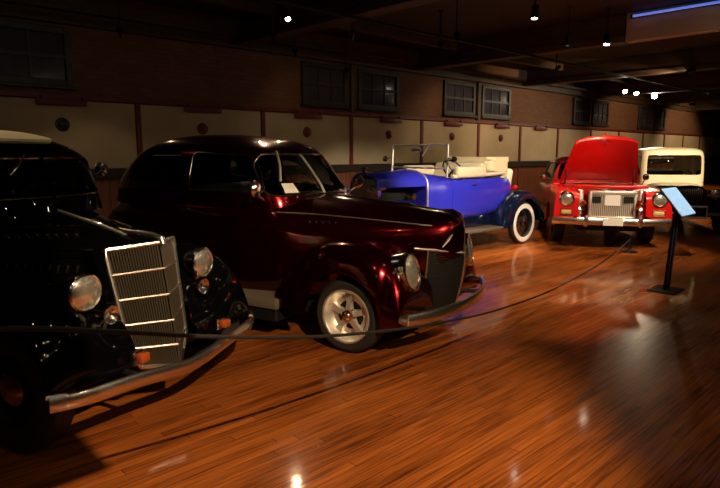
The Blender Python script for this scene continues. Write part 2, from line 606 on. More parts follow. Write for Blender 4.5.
def patch(bm, bvh, axis, sgn, poly, off, rings=7, thick=None):
    """a sheet that follows the surface inside the outline"""
    cu = sum(p[0] for p in poly) / len(poly); cv = sum(p[1] for p in poly) / len(poly)
    prev = None
    k = len(poly)
    edge = None
    for i in range(rings):
        f = 1 - i / rings
        ring = []
        for (u, v) in poly:
            p, nr = hit(bvh, axis, sgn, cu + (u - cu) * f, cv + (v - cv) * f)
            if p is None:
                return bm
            ring.append(bm.verts.new(p + nr * off))
        if i == 0 and thick:
            edge = [bm.verts.new(v.co + (Vector((0, -sgn, 0)) if axis == 'y' else Vector((-sgn, 0, 0)) if axis == 'x' else Vector((0, 0, -sgn))) * thick) for v in ring]
            for j in range(k):
                bm.faces.new((edge[j], edge[(j + 1) % k], ring[(j + 1) % k], ring[j]))
        if prev:
            for j in range(k):
                bm.faces.new((prev[j], prev[(j + 1) % k], ring[(j + 1) % k], ring[j]))
        prev = ring
    p, nr = hit(bvh, axis, sgn, cu, cv)
    c = bm.verts.new(p + nr * off)
    for j in range(k):
        bm.faces.new((prev[j], prev[(j + 1) % k], c))
    return bm

def strip(bm, bvh, axis, sgn, pts, off, r, n=6, closed=False):
    P = []
    for (u, v) in pts:
        p, nr = hit(bvh, axis, sgn, u, v)
        if p is not None:
            P.append(p + nr * off)
    if len(P) > 2:
        tube(bm, P, r, n, closed)
    return bm

def bvh_of(bm):
    bm.normal_update()
    return BVHTree.FromBMesh(bm)

def cut_shell(name, bm, cutters, material, parent, thick=0.03):
    """open sheet -> thickened shell with the window openings cut through"""
    tmp = obj(name + '_tmp', bm, material)
    s = tmp.modifiers.new('s', 'SOLIDIFY'); s.thickness = thick; s.offset = -1
    cs = []
    for c in cutters:
        co = obj('cut_tmp', c, material, flat=True)
        b = tmp.modifiers.new('b', 'BOOLEAN'); b.operation = 'DIFFERENCE'; b.object = co; b.solver = 'EXACT'
        cs.append(co)
    dg = bpy.context.evaluated_depsgraph_get()
    me = bpy.data.meshes.new_from_object(tmp.evaluated_get(dg))
    for o in cs + [tmp]:
        bpy.data.objects.remove(o, do_unlink=True)
    me.name = name
    me.shade_smooth()
    me.set_sharp_from_angle(angle=R(32))
    o = bpy.data.objects.new(name, me)
    COL.objects.link(o)
    o.parent = parent
    return o

def fender(st, side, yin, yc, yout, dip, n=2.6, m=14, arch=None, per=6):
    """st: (x, crest z, low edge z); arch: (x, z, radius) wheel opening"""
    bm = bmesh.new()
    rings = []
    for (x, t, b) in resample(st, per):
        if arch:
            dx = x - arch[0]
            if abs(dx) < arch[2]:
                b = max(b, arch[1] + math.sqrt(arch[2] ** 2 - dx * dx))
        b = min(b, t - 0.004)
        h = t - b
        ring = []
        for k in range(5):
            f = k / 5
            g = f * f * (3 - 2 * f)
            ring.append((yin + (yc - yin) * f, max(b, t - dip * (1 - g))))
        for k in range(m + 1):
            a = PI / 2 * k / m
            ring.append((yc + (yout - yc) * se(math.sin(a), n), b + h * se(math.cos(a), n)))
        ring.append((yout - 0.02, b))
        ring.append((yout - 0.05, b + min(0.03, h * 0.5)))
        rings.append([bm.verts.new((x, side * y, z)) for y, z in ring])
    for A, B in zip(rings[:-1], rings[1:]):
        for j in range(len(A) - 1):
            bm.faces.new((A[j], A[j + 1], B[j + 1], B[j]))
    bm.faces.new(rings[0]); bm.faces.new(rings[-1][::-1])
    return bm

# ------------------------------------------------------------------ car pieces
def wheel(parent, x, y, rad, width, rim, kind, z=None):
    """y of the outer face sets the side"""
    s = 1 if y > 0 else -1
    z = rad if z is None else z
    mt = axis_mtx((x, y - s * width / 2, z), (0, s, 0))
    h = width / 2
    bm = bmesh.new()
    prof = [(rim, h * .86), (rim + (rad - rim) * .25, h * .97), (rim + (rad - rim) * .6, h), (rad - .018, h * .86), (rad - .004, h * .7), (rad, h * .45),
            (rad, -h * .45), (rad - .004, -h * .7), (rad - .018, -h * .86), (rim + (rad - rim) * .6, -h), (rim, -h * .86)]
    lathe(bm, prof, mt, 40, True)
    w = obj('wheel', bm, M['tyre'], parent)
    if kind in ('wire', 'whitewall'):
        bm = bmesh.new()
        lathe(bm, [(rim + .004, h * .95), (rim + (rad - rim) * .3, h * 1.02), (rad - .04, h * 1.005), (rad - .032, h * .93)], mt, 40)
        obj('whitewall', bm, M['white'], w)
    bm = bmesh.new()
    if kind == 'mag':
        lathe(bm, [(rim + .012, h * .9), (rim + .010, h * .99), (rim - .004, h * .98), (rim - .014, h * .82), (rim - .03, h * .35), (rim - .05, h * .1), (rim - .09, h * .05), (rim - .09, -.01), (rim - .02, -.02), (rim - .012, -h * .8)], mt, 40)
        for k in range(5):
            a = 2 * PI * k / 5 + 0.3
            ro = rim - .028
            pts = []
            for (q, wd) in ((.045, .034), (ro * .55, .026), (ro, .050)):
                pts.append((q, wd))
            for zz0, zz1, sc_ in ((h * .12, h * .62, 1.0),):
                v = []
                for (q, wd) in pts:
                    zt = zz1 - (q / ro) * h * .30
                    for (dy, zz) in ((-wd, zz0), (-wd * .7, zt), (wd * .7, zt), (wd, zz0)):
                        p = Vector((q * math.cos(a) - dy * math.sin(a), q * math.sin(a) + dy * math.cos(a), zz))
                        v.append(bm.verts.new(mt @ p))
                for i in range(2):
                    for j in range(3):
                        bm.faces.new((v[i * 4 + j], v[i * 4 + j + 1], v[i * 4 + j + 5], v[i * 4 + j + 4]))
        obj('rim', bm, M['alu'], w)
        bm = bmesh.new()
        lathe(bm, [(0, h * .78), (.022, h * .77), (.03, h * .68), (.048, h * .66), (.056, h * .5), (.058, h * .1)], mt, 24)
        obj('hub_cap', bm, M['chrome'], w)
        bm = bmesh.new()
        lathe(bm, [(rim - .02, h * .02), (0, h * .02)], mt, 24)
        obj('brake_drum', bm, M['dark'], w)
    elif kind in ('wire', 'whitewall'):
        lathe(bm, [(rim + .006, h * .9), (rim - .004, h * .9), (rim - .02, h * .6), (rim - .024, 0), (rim - .02, -h * .6), (rim, -h * .85)], mt, 40)
        for k in range(28):
            a = 2 * PI * k / 28
            b = a + (0.35 if k % 2 else -0.35)
            tube(bm, [mt @ Vector((.055 * math.cos(b), .055 * math.sin(b), h * (.8 if k % 4 < 2 else .3))), mt @ Vector(((rim - .015) * math.cos(a), (rim - .015) * math.sin(a), h * .1))], .0045, 5)
        obj('rim', bm, M['navy'] if kind == 'wire' else M['dark'], w)
        bm = bmesh.new()
        lathe(bm, [(0, h * 1.12), (.045, h * 1.08), (.065, h * .9), (.072, h * .5), (.072, 0)], mt, 24)
        obj('hub_cap', bm, M['chrome'], w)
    else:
        lathe(bm, [(rim + .006, h * .9), (rim - .006, h * .88), (rim - .02, h * .5), (rim - .05, h * .3), (.10, h * .62), (.09, h * .62)], mt, 32)
        obj('rim', bm, M['dark'], w)
        bm = bmesh.new()
        lathe(bm, [(0, h * .9), (.05, h * .88), (.085, h * .75), (.1, h * .58)], mt, 24)
        obj('hub_cap', bm, M['chrome'], w)
    return w

def bullet_lamp(parent, loc, r, direction=(1, 0, -.02), stand=None, length=1.35, m='chrome'):
    bm = bmesh.new()
    mt = axis_mtx(loc, direction)
    lathe(bm, [(0, -r * length), (r * .35, -r * length * .93), (r * .7, -r * length * .68), (r * .92, -r * .3), (r * 1.0, 0), (r * 1.06, .012), (r * 1.06, .028), (r * .96, .036), (r * .93, .028)], mt, 28)
    l = obj('headlamp', bm, M[m], parent)
    bm = bmesh.new()
    lathe(bm, [(r * .95, .026), (r * .7, .042), (r * .35, .052), (0, .056)], mt, 28)
    obj('lens', bm, M['lens'], l)
    if stand:
        bm = bmesh.new()
        p = Vector(loc)
        tube(bm, [p + Vector((-.03, 0, -r * .8)), p + Vector((-.05, 0, -r * .8 - stand))], [.028, .04], 10)
        obj('lamp_stand', bm, M['chrome'], l)
    return l

def curved_bar(fx, z, half, height, depth, k=17, fz=None):
    pts = []
    for i in range(k):
        y = -half + 2 * half * i / (k - 1)
        pts.append((fx(y), y, z + (fz(y) if fz else 0)))
    bm = bmesh.new()
    tube(bm, pts, 1.0, 12, flat=(depth, height))
    return bm

def seat_bm(x, z, w, depth, bh, y0=0.0):
    bm = bmesh.new()
    box(bm, (x - .05, y0 - w, z - .18), (x + depth, y0 + w, z), .05, 3)
    mt = Matrix.Translation((x, y0, z)) @ Matrix.Rotation(R(-12), 4, 'Y')
    box(bm, (-.16, -w, -.12), (0.0, w, bh), .055, 3, mt)
    return bm

def steering(parent, x, y, z, r=.2, m=None):
    bm = bmesh.new()
    mt = axis_mtx((x, y, z), (-.8, 0, .6))
    pts = [mt @ Vector((r * math.cos(2 * PI * k / 28), r * math.sin(2 * PI * k / 28), 0)) for k in range(28)]
    tube(bm, pts, .012, 8, True)
    for k in range(3):
        a = 2 * PI * k / 3 + PI / 2
        tube(bm, [mt @ Vector((0, 0, -.02)), mt @ Vector((r * math.cos(a), r * math.sin(a), 0))], .008, 6)
    tube(bm, [mt @ Vector((0, 0, 0)), mt @ Vector((0, 0, -.55))], .018, 8)
    return obj('steering_wheel', bm, m or M['dark'], parent)

def glaze(parent, bvh, axis, sgn, poly, trim=None, off=-.012, name='window_glass', trim_r=.008):
    bm = patch(bmesh.new(), bvh, axis, sgn, dens(poly, .06), off)
    g = obj(name, bm, M['glass'], parent)
    if trim:
        bm = strip(bmesh.new(), bvh, axis, sgn, dens(poly, .04), .002, trim_r, 6, True)
        obj('window_trim', bm, M[trim], g)
    return g


# ------------------------------------------------------------------ the hall
WY = 10.0          # the long wall stands here, parallel to the boards
CEIL = 4.1
bm = bmesh.new(); box(bm, (-8, -7, -0.2), (38, WY + .2, 0)); struct('floor', bm, M['floor'], flat=True)
bm = bmesh.new(); box(bm, (-8, -7, CEIL), (38, WY + .2, CEIL + .2)); struct('ceiling', bm, M['ceilwood'], flat=True)
bm = bmesh.new(); box(bm, (-8, WY, 0), (38, WY + .2, CEIL)); wall = struct('wall_back', bm, M['brick'], flat=True)
bm = bmesh.new(); box(bm, (38, -7, 0), (38.2, WY, CEIL)); struct('wall_right', bm, M['brick'], flat=True)
bm = bmesh.new(); box(bm, (-8.2, -7, 0), (-8, WY, CEIL)); struct('wall_left', bm, M['brick'], flat=True)

POSTS = [-5.55, -3.1, -.65, 1.80, 4.23, 6.76, 9.15, 11.6, 14.06, 16.26, 18.6, 21.0, 23.4, 25.8, 28.2, 30.6, 33.0, 35.4, 37.8]
bm = bmesh.new(); box(bm, (-8, WY - .035, 0.12), (38, WY - .001, 1.17)); struct('wainscot', bm, M['wainscot'], wall, flat=True)
for a, b in zip(POSTS[:-1], POSTS[1:]):
    bm = bmesh.new(); box(bm, (a + .05, WY - .03, 1.345), (b - .05, WY - .001, 2.415), .006, 1)
    struct('cream_panel', bm, M['plaster'], wall, flat=True)
bm = bmesh.new(); box(bm, (-8, WY - .05, 0), (38, WY - .002, .14), .01, 1); struct('baseboard_back', bm, M['darktrim'], flat=True)
tn = [0]
def trim(lo, hi, m, bev=.006):
    tn[0] += 1
    bm = bmesh.new(); box(bm, lo, hi, bev, 1)
    return struct('trim_%d' % tn[0], bm, m, flat=True)
trim((-8, WY - .10, 1.175), (38, WY - .002, 1.335), M['darktrim'])
trim((-8, WY - .08, 2.425), (38, WY - .002, 2.505), M['redtrim'])
for x in POSTS:
    trim((x - .045, WY - .06, 1.34), (x + .045, WY - .002, 2.42), M['redtrim'])
    trim((x - .045, WY - .055, .14), (x + .045, WY - .036, 1.17), M['wainscot'])
trim((-8, WY - .16, 3.55), (38, WY - .002, 3.72), M['beamwood'])
trim((-8, WY - .28, 3.722), (38, WY - .002, 3.80), M['beamwood'])
for x in (9.18, 14.0):
    trim((x - .07, WY - .09, 2.51), (x + .07, WY - .002, 3.545), M['beamwood'])

# windows high in the brick
wn_ = [0]
def window(x0, x1, cols=3, z0=2.62, z1=3.50):
    wn_[0] += 1
    bm = bmesh.new()
    f = .10
    box(bm, (x0, WY - .07, z0), (x0 + f, WY - .001, z1), .008, 1)
    box(bm, (x1 - f, WY - .07, z0), (x1, WY - .001, z1), .008, 1)
    box(bm, (x0 + f, WY - .07, z1 - f), (x1 - f, WY - .001, z1), .008, 1)
    box(bm, (x0 + f, WY - .07, z0), (x1 - f, WY - .001, z0 + f), .008, 1)
    box(bm, (x0 - .03, WY - .12, z0 - .045), (x1 + .03, WY - .001, z0 - .001), .008, 1)
    w = struct('window_%d' % wn_[0], bm, M['winframe'], flat=True)
    bm = bmesh.new(); box(bm, (x0 + f, WY - .02, z0 + f), (x1 - f, WY - .004, z1 - f))
    o = struct('window_pane', bm, M['pane'], w, flat=True)
    bm = bmesh.new()
    for k in range(1, cols):
        x = x0 + f + (x1 - x0 - 2 * f) * k / cols
        box(bm, (x - .014, WY - .045, z0 + f), (x + .014, WY - .021, z1 - f))
    zm = (z0 + z1) / 2
    box(bm, (x0 + f, WY - .06, zm - .03), (x1 - f, WY - .021, zm + .03))
    struct('window_sash', bm, M['winframe'], w, flat=True)
window(-.3, 1.35); window(1.55, 3.22)
window(7.75, 9.02); window(9.36, 10.72); window(12.46, 13.84); window(14.17, 15.62); window(19.6, 20.85); window(21.05, 22.35)
window(25.2, 26.5); window(26.8, 28.1)

# timbers across the ceiling
for x in (1.25, 6.25, 11.25, 16.2, 21.2, 26.2, 31.2):
    y0 = 4.75 if x == 11.25 else -7
    trim((x - .15, y0, 3.60), (x + .15, WY - .17, 3.72), M['beamwood'], .01)
    trim((x - .12, y0, 3.722), (x + .12, WY - .29, CEIL - .001), M['beamwood'], .01)
trim((11.13, -7, 3.60), (11.37, 4.74, CEIL - .001), M['plaster'], .01)
for y in (8.6, 3.0, -1.8):
    for x0, x1 in ((-8, 1.12), (1.38, 6.12), (6.38, 11.12), (11.38, 16.07), (16.33, 21.07), (21.33, 26.07), (26.33, 38)):
        trim((x0, y - .06, 3.92), (x1, y + .06, CEIL - .001), M['beamwood'], .008)

bm = bmesh.new(); tube(bm, [(11.075, 0.2, 4.02), (11.075, 4.62, 4.02)], .022, 10)
t = thing('tube_light', 'blue glowing tube light along the top of the pale ceiling beam', 'light', (11.075, 2.4, 4.02))
for v in bm.verts: v.co -= Vector((11.075, 2.4, 4.02))
obj('tube', bm, M['bluelamp'], t)
bm = bmesh.new()
box(bm, (.024, -2.2, -.03), (.054, 2.22, .03), .006, 1)
for y in (-2.2, 2.22): box(bm, (-.026, y - .02, -.03), (.054, y + .02, .03), .004, 1)
obj('batten', bm, M['dark'], t)

# placards and small round fittings on the wall
spot_words = ['over the panel behind the black car roof with cream top', 'over the panel behind the rear of the maroon car roof', 'over the panel behind the maroon car windshield',
              'over the panel behind the front of the blue car hood', 'over the panel behind the blue car windshield', 'over the panel behind the blue car folded top', 'over the panel just beside the raised red hood']
for i, x in enumerate((3.02, 5.43, 7.88, 10.39, 12.85, 15.2, 17.4)):
    bm = bmesh.new()
    box(bm, (x - .37, WY - .115, 2.325), (x + .37, WY - .081, 2.425), .012, 2)
    o = thing('wall_placard', 'long dark red placard hung ' + spot_words[i], 'placard', (x, WY - .1, 2.32), 0, 'placards along the wall cornice')
    for v in bm.verts: v.co -= Vector((x, WY - .1, 2.32))
    obj('board', bm, M['redtrim'], o)
    for sx in (-.3, .3):
        bm = bmesh.new(); box(bm, (sx - .01, -.02, .08), (sx + .01, .018, .15)); obj('hanger', bm, M['dark'], o)
for i, x in enumerate((3.02, 5.43, 7.88, 10.39, 12.85, 15.2)):
    bm = bmesh.new()
    lathe(bm, [(0, .07), (.04, .065), (.07, .045), (.075, .03), (.10, .025), (.11, 0)], axis_mtx((0, -.03, 0), (0, -1, 0)), 24)
    o = obj('round_wall_fitting', bm, M['redtrim'] if i else M['darktrim'])
    o.location = (x, WY, 2.04)
    tag(o, 'small dark red round fitting ' + spot_words[i].replace('over', 'on') if i else 'small black round fitting ' + spot_words[i].replace('over', 'on'), 'wall fitting', 'round fittings on the cream panels')

# lighting track and spotlights
bm = bmesh.new(); box(bm, (-6, -.02, -.02), (18, .02, .018), .004, 1)
o = obj('lighting_track', bm, M['dark'], flat=True); o.location = (4.5, 6.65, 3.58)
tag(o, 'thin black lighting track running under the ceiling beams above the maroon car', 'track')
SPOT_LABEL = ['black ceiling spotlight nearest the black car, off to the viewer side', 'black ceiling spotlight aimed at the front of the maroon car', 'black ceiling spotlight aimed at the side of the blue car',
              'black ceiling spotlight aimed at the open front of the red car', 'black ceiling spotlight aimed at the cream topped black car', 'small dim ceiling spotlight straight above the blue car windshield',
              'spotlight hanging from the thin black track above the maroon car', 'pale ceiling spotlight left of the blue lit beam, dimmer of the two', 'bright ceiling spotlight just left of the blue lit beam end',
              'small ceiling spotlight right of the raised red hood beyond the pale beam', 'small bright far spotlight, leftmost of the three above the red hood', 'small bright far spotlight, middle one of three above the red hood', 'brightest far spotlight, rightmost of the three above the red hood',
              'cool white ceiling spotlight aimed at the slanted pale blue panel', 'ceiling spotlight added over the rear of the black car to light its cream roof insert', 'fill spotlight added behind the viewer, aimed at the maroon car',
              'ceiling spotlight added over the bare floor to light the maroon car windshield', 'fill spotlight added over the open floor, aimed between maroon and blue cars', 'ceiling spotlight added close to the wall above the black car to wash the wall',
              'ceiling spotlight added close to the wall behind the blue car hood to wash the cream panels', 'ceiling spotlight added close to the wall beyond the blue car to wash the cream panels', 'fill spotlight added just past the unseen shadow board, above the black grille',
  'small dim spotlight over the blue car hood, on its wall side', 'small dim spotlight over the blue car hood, on its aisle side', 'small dim spotlight beside the thin black track over the maroon roof', 'small dim spotlight near the wall between maroon and blue cars', 'small dim spotlight near the wall over the maroon rear', 'small dim spotlight near the wall under the first pair of windows',
  'ceiling spotlight added far down the hall to wash the wall behind the cream cab', 'farthest ceiling spotlight, added down the hall to wash the last cream panels']
for i, (p, aim, watt, cone, colr, lr) in enumerate(SPOTS):
    p = Vector(p)
    if i == 6:
        p = Vector((4.95, 6.65, 3.42))
    d = (Vector(aim) - p).normalized()
    o = thing('track_spotlight', SPOT_LABEL[i], 'spotlight', p, 0, 'ceiling spotlights')
    bm = bmesh.new()
    k = lr / .05
    hoodlen = 0.22 if abs(lr - .0125) < 1e-6 else .075       # small lamps wear a long snoot
    lathe(bm, [(0, -.13), (.03, -.128), (.05, -.11), (.062 * k, -.05), (.066 * k, .06), (.066 * k, hoodlen), (.058 * k, hoodlen), (.056 * k, .055)], axis_mtx((0, 0, 0), d), 20)
    obj('housing', bm, M['soot' if hoodlen > .1 else 'dark'], o)
    bm = bmesh.new()
    lathe(bm, [(.056 * k, .058), (.03 * k, .064), (0, .066)], axis_mtx((0, 0, 0), d), 20)
    obj('lamp_lens', bm, M['halogen' if hoodlen > .1 or lr >= .06 else 'lamp'], o)
    top = (3.56 if i == 6 else CEIL) - p.z
    bm = bmesh.new()
    tube(bm, [(0, 0, .05), (0, 0, top)], .012, 8)
    box(bm, (-.05, -.02, top - .03), (.05, .02, top - .001), .004, 1)
    obj('stem', bm, M['dark'], o)
    l = bpy.data.lights.new('spot_beam', 'SPOT')
    l.energy = watt * LIGHT_GAIN; l.color = colr; l.spot_size = R(cone); l.spot_blend = .55; l.shadow_soft_size = lr * .8
    lo = bpy.data.objects.new('spot_beam', l); COL.objects.link(lo)
    lo.parent = o
    lo.location = d * (hoodlen + .02)
    lo.rotation_euler = d.to_track_quat('-Z', 'Y').to_euler()

bm = bmesh.new(); box(bm, (-5.5, -.02, -.02), (5.5, .02, .018), .004, 1)  # track added out of view to carry the glint lamps
o = obj('lighting_track', bm, M['dark'], flat=True); o.location = (3.0, -2.9, 3.58)
tag(o, 'black lighting track added behind the viewer to carry the little glint lamps', 'track')
for x, y in [(x, -2.9) for x in (-1.9, -.9, -.1, 1.3, 2.2, 3.5, 4.4, 5.9, 7.1)] + [(x, -.35) for x in (-2.4, -1.3, 2.1, 3.1, 6.9)]:  # unseen lamps added to put glints on the car paint
    rear = y < -1
    o = thing('glint_lamp', 'little unseen lamp added on the track behind the viewer for glints' if rear else 'little unseen lamp added on the ceiling above the viewer for glints', 'spotlight', (x, y, 3.42), 0, 'added glint lamps on the rear track' if rear else 'added glint lamps above the viewer')
    d = (Vector((x * .5 + 1.6, 3.4, .6)) - Vector((x, y, 3.42))).normalized()
    bm = bmesh.new(); lathe(bm, [(0, -.07), (.03, -.065), (.034, .04), (.03, .05), (.015, .036)], axis_mtx((0, 0, 0), d), 16); obj('housing', bm, M['dark'], o)
    bm = bmesh.new(); lathe(bm, [(.016, .038), (.009, .041), (0, .042)], axis_mtx((0, 0, 0), d), 16); obj('lamp_lens', bm, M['lamp'], o)
    bm = bmesh.new(); tube(bm, [(0, 0, .02), (0, 0, (.139 if rear else CEIL - 3.421))], .008, 6); obj('stem', bm, M['dark'], o)
    l = bpy.data.lights.new('glint_beam', 'SPOT'); l.energy = 4.2; l.color = (1.0, .8, .55); l.spot_size = R(110); l.spot_blend = .3; l.shadow_soft_size = .012
    lo = bpy.data.objects.new('glint_beam', l); COL.objects.link(lo); lo.parent = o; lo.location = d * .065; lo.rotation_euler = d.to_track_quat('-Z', 'Y').to_euler()

# out-of-view board added to cast the shadow beside the black car
o = thing('shadow_board', 'unseen wooden board added to cast the shadow beside the black car', 'board', (-.0, .2, 2.345))
bm = bmesh.new(); box(bm, (-.95, -.015, 0), (.945, .015, .92), .006, 1); obj('board', bm, M['beamwood'], o, flat=True)
for x in (-.8, .8):
    bm = bmesh.new(); tube(bm, [(x, 0, .915), (x, 0, CEIL - 2.345)], .005, 6); obj('cable', bm, M['dark'], o)


# ------------------------------------------------------------------ maroon sedan
def maroon():
    P = thing('sedan_car', 'dark maroon two door vintage sedan with chrome front bumper and five spoke wheels', 'car', (3.77, 3.60, 0), R(-74.4))
    E2, E4 = 2.3, 4.0
    st = [(.705, .98, .02, .90, .76, 2.2, 2.2), (.685, 1.05, .08, .88, .74, 2.2, 2.2), (.62, 1.095, .15, .86, .70, 2.2, 2.4), (.50, 1.115, .22, .86, .42, 2.2, 2.4), (.30, 1.14, .31, .84, .28, 2.2, 2.6), (-.1, 1.175, .46, .82, .28, 2.3, 3),
          (-.5, 1.205, .58, .82, .28, 2.4, 3), (-.8, 1.225, .68, .85, .28, 3.0, 4), (-1.2, 1.235, .745, .85, .28, 4, 5), (-2.0, 1.24, .77, .85, .28, 4, 5), (-2.5, 1.24, .76, .85, .28, 4, 5), (-2.85, 1.20, .70, .85, .30, 3.4, 4), (-3.2, 1.06, .58, .80, .34, 2.8, 3), (-3.45, .92, .42, .74, .42, 2.4, 2.4), (-3.54, .80, .24, .70, .52, 2.2, 2.2)]
    bm = hull(st)
    hb = bvh_of(bm)
    dele = [f for f in bm.faces if f.calc_center_median().z > 1.1 and abs(f.calc_center_median().y) < .60 and -2.8 < f.calc_center_median().x < -.98]
    bmesh.ops.delete(bm, geom=dele, context='FACES')
    body = obj('body', bm, M['maroon'], P)
    lv = [(1.10, -.66, -3.14, .725, 4.4), (1.25, -.72, -3.08, .725, 4.4), (1.40, -.83, -2.98, .695, 4.4), (1.55, -.96, -2.82, .655, 4.2), (1.64, -1.06, -2.68, .615, 4.0), (1.70, -1.20, -2.55, .55, 3.6), (1.75, -1.42, -2.40, .44, 3.0), (1.775, -1.60, -2.25, .32, 2.6)]
    cb = cabin(lv)
    cv = bvh_of(cb)
    door_w = rpoly([(-1.75, 1.265), (-.90, 1.255), (-1.03, 1.50), (-1.14, 1.575), (-1.75, 1.61)], .07)
    quart = rpoly([(-2.58, 1.35), (-1.90, 1.285), (-1.90, 1.62), (-2.2, 1.635), (-2.45, 1.58)], .09)
    ws = rpoly([(-.635, 1.225), (.635, 1.225), (.585, 1.50), (.49, 1.585), (-.49, 1.585), (-.585, 1.50)], .08)
    rear = rpoly([(-.40, 1.36), (.40, 1.36), (.36, 1.58), (-.36, 1.58)], .07)
    cutters = [prism(bmesh.new(), door_w, 'y', -2, 2), prism(bmesh.new(), quart, 'y', -2, 2), prism(bmesh.new(), ws, 'x', -1.8, 1), prism(bmesh.new(), rear, 'x', -5, -2.45)]
    cut_shell('cabin', cb, cutters, M['maroon'], P, .035)
    for s in (-1, 1):
        glaze(P, cv, 'y', s, door_w, 'chrome', trim_r=.006, name='door_window')
        glaze(P, cv, 'y', s, quart, None, name='rear_side_window')
    w = glaze(P, cv, 'x', 1, ws, 'chrome', trim_r=.010, name='windshield')
    bm = bmesh.new()
    strip(bm, cv, 'x', 1, [(0, 1.222 + .36 * k / 6) for k in range(7)], .006, .012)
    obj('divider', bm, M['nickel'], w)
    for (y0, y1) in ((-.33, -.50), ):
        bm = bmesh.new()
        strip(bm, cv, 'x', 1, [(y0 + (y1 - y0) * k / 6, 1.60 - .26 * k / 6) for k in range(7)], .022, .011)
        obj('wiper', bm, M['nickel'], w)
    bm = patch(bmesh.new(), cv, 'x', 1, dens([(-.50, 1.25), (-.36, 1.25), (-.37, 1.335), (-.49, 1.335)], .04), -.004)
    obj('window_card', bm, M['paper'], w)
    glaze(P, cv, 'x', -1, rear, None, name='rear_window')
    # doors, seams, handles
    dp = rpoly([(-1.82, .46), (-.74, .46), (-.78, 1.13), (-1.82, 1.13)], .05)
    for s in (-1, 1):
        bm = patch(bmesh.new(), hb, 'y', s, dens(dp, .05), .007, thick=.02)
        d = obj('door', bm, M['maroon'], P)
        bm = bmesh.new()
        p, n = hit(hb, 'y', s, -1.74, 1.06)
        tube(bm, [p + n * .005, p + n * .05], .013, 8)
        tube(bm, [p + n * .05 + Vector((-.02, 0, 0)), p + n * .055 + Vector((.06, 0, .004)), p + n * .045 + Vector((.13, 0, .0))], [.011, .012, .008], 8)
        obj('door_handle', bm, M['chrome'], d)
        # belt moulding
        bm = bmesh.new()
        strip(bm, hb, 'y', s, [(x, 1.085 - .06 * max(0, x + .75) ** 1.3) for x in np.linspace(-.80, .50, 40)], .003, .0065)
        obj('side_moulding', bm, M['bumper'], P)
        bm = bmesh.new()
        strip(bm, hb, 'y', s, [(x, 1.10) for x in np.linspace(-2.9, -.80, 40)], .003, .008)
        obj('belt_moulding', bm, M['maroon'], P)
        bm = bmesh.new()
        for k in range(5):
            p, n = hit(hb, 'y', s, -.52 + .055 * k, 1.012)
            box(bm, (p.x, p.y - .006, p.z - .012), (p.x + .035, p.y + .006, p.z + .012), .004, 1)
        obj('side_emblem', bm, M['chrome'], P)
        # mirror on the door top
        bm = bmesh.new()
        tube(bm, [(-.86, s * .70, 1.20), (-.84, s * .80, 1.24), (-.83, s * .82, 1.27)], .010, 8)
        lathe(bm, [(0, -.03), (.04, -.025), (.062, -.005), (.066, .012), (.06, .016), (0, .014)], axis_mtx((-.83, s * .83, 1.30), (-1, s * .35, 0)) @ Matrix.Scale(1.15, 4), 20)
        obj('side_mirror', bm, M['chrome'], P)
        # front fender
        fst = [(-.68, .40, .30), (-.64, .52, .30), (-.56, .66, .30), (-.42, .785, .30), (-.22, .872, .30), (0, .895, .30), (.22, .868, .29), (.36, .80, .27), (.46, .71, .27), (.51, .61, .28), (.535, .48, .29), (.54, .34, .30)]
        bm = fender(fst, s, .22, .64, .845, .10, 2.4, arch=(.015, .31, .355))
        f = obj('front_fender', bm, M['maroon'], P)
        # rear fender
        rst = [(-3.50, .44, .34), (-3.47, .58, .32), (-3.38, .72, .31), (-3.2, .82, .30), (-3.0, .88, .30), (-2.75, .87, .30), (-2.5, .80, .30), (-2.34, .68, .30), (-2.25, .50, .30), (-2.23, .36, .31)]
        bm = fender(rst, s, .50, .72, .885, .06, 2.4, arch=(-2.85, .31, .34))
        obj('rear_fender', bm, M['maroon'], P)
        # running board
        bm = bmesh.new(); box(bm, (-2.28, min(s * .60, s * .885), .29), (-.60, max(s * .60, s * .885), .385), .02, 2)
        rb = obj('running_board', bm, M['board'], P)
        bm = bmesh.new(); box(bm, (-2.26, min(s * .60, s * .86), .18), (-.62, max(s * .60, s * .86), .288), .01, 1)
        obj('valance', bm, M['dark'], rb)
        # headlamp in the fender
        mt = axis_mtx((.49, s * .615, .69), (1, s * .12, .16)) @ Matrix.Diagonal((1.0, 1.0, 1, 1))
        bm = bmesh.new()
        lathe(bm, [(.112, -.10), (.118, -.02), (.122, .03), (.118, .046), (.104, .05), (.098, .04)], mt @ Matrix.Diagonal((1.32, .95, 1, 1)), 32)
        hl = obj('headlamp', bm, M['chrome'], f)
        bm = bmesh.new()
        lathe(bm, [(.099, .040), (.07, .058), (.035, .066), (0, .07)], mt @ Matrix.Diagonal((1.32, .95, 1, 1)), 32)
        obj('headlamp_lens', bm, M['lens'], f)
        wheel(P, .02, s * .785, .305, .19, .210, 'mag')
        wheel(P, -2.85, s * .815, .335, .22, .21, 'mag')
    # hood line, nose ornament, grille
    bm = bmesh.new()
    strip(bm, hb, 'z', 1, [(x, 0) for x in np.linspace(.60, -.62, 30)], .003, .008)
    obj('hood_centre_strip', bm, M['chrome'], P)
    bm = bmesh.new()
    tube(bm, [(.52, 0, 1.125), (.60, 0, 1.12), (.67, 0, 1.085), (.695, 0, 1.03)], [.008, .017, .02, .012], 10)
    obj('hood_ornament', bm, M['chrome'], P)
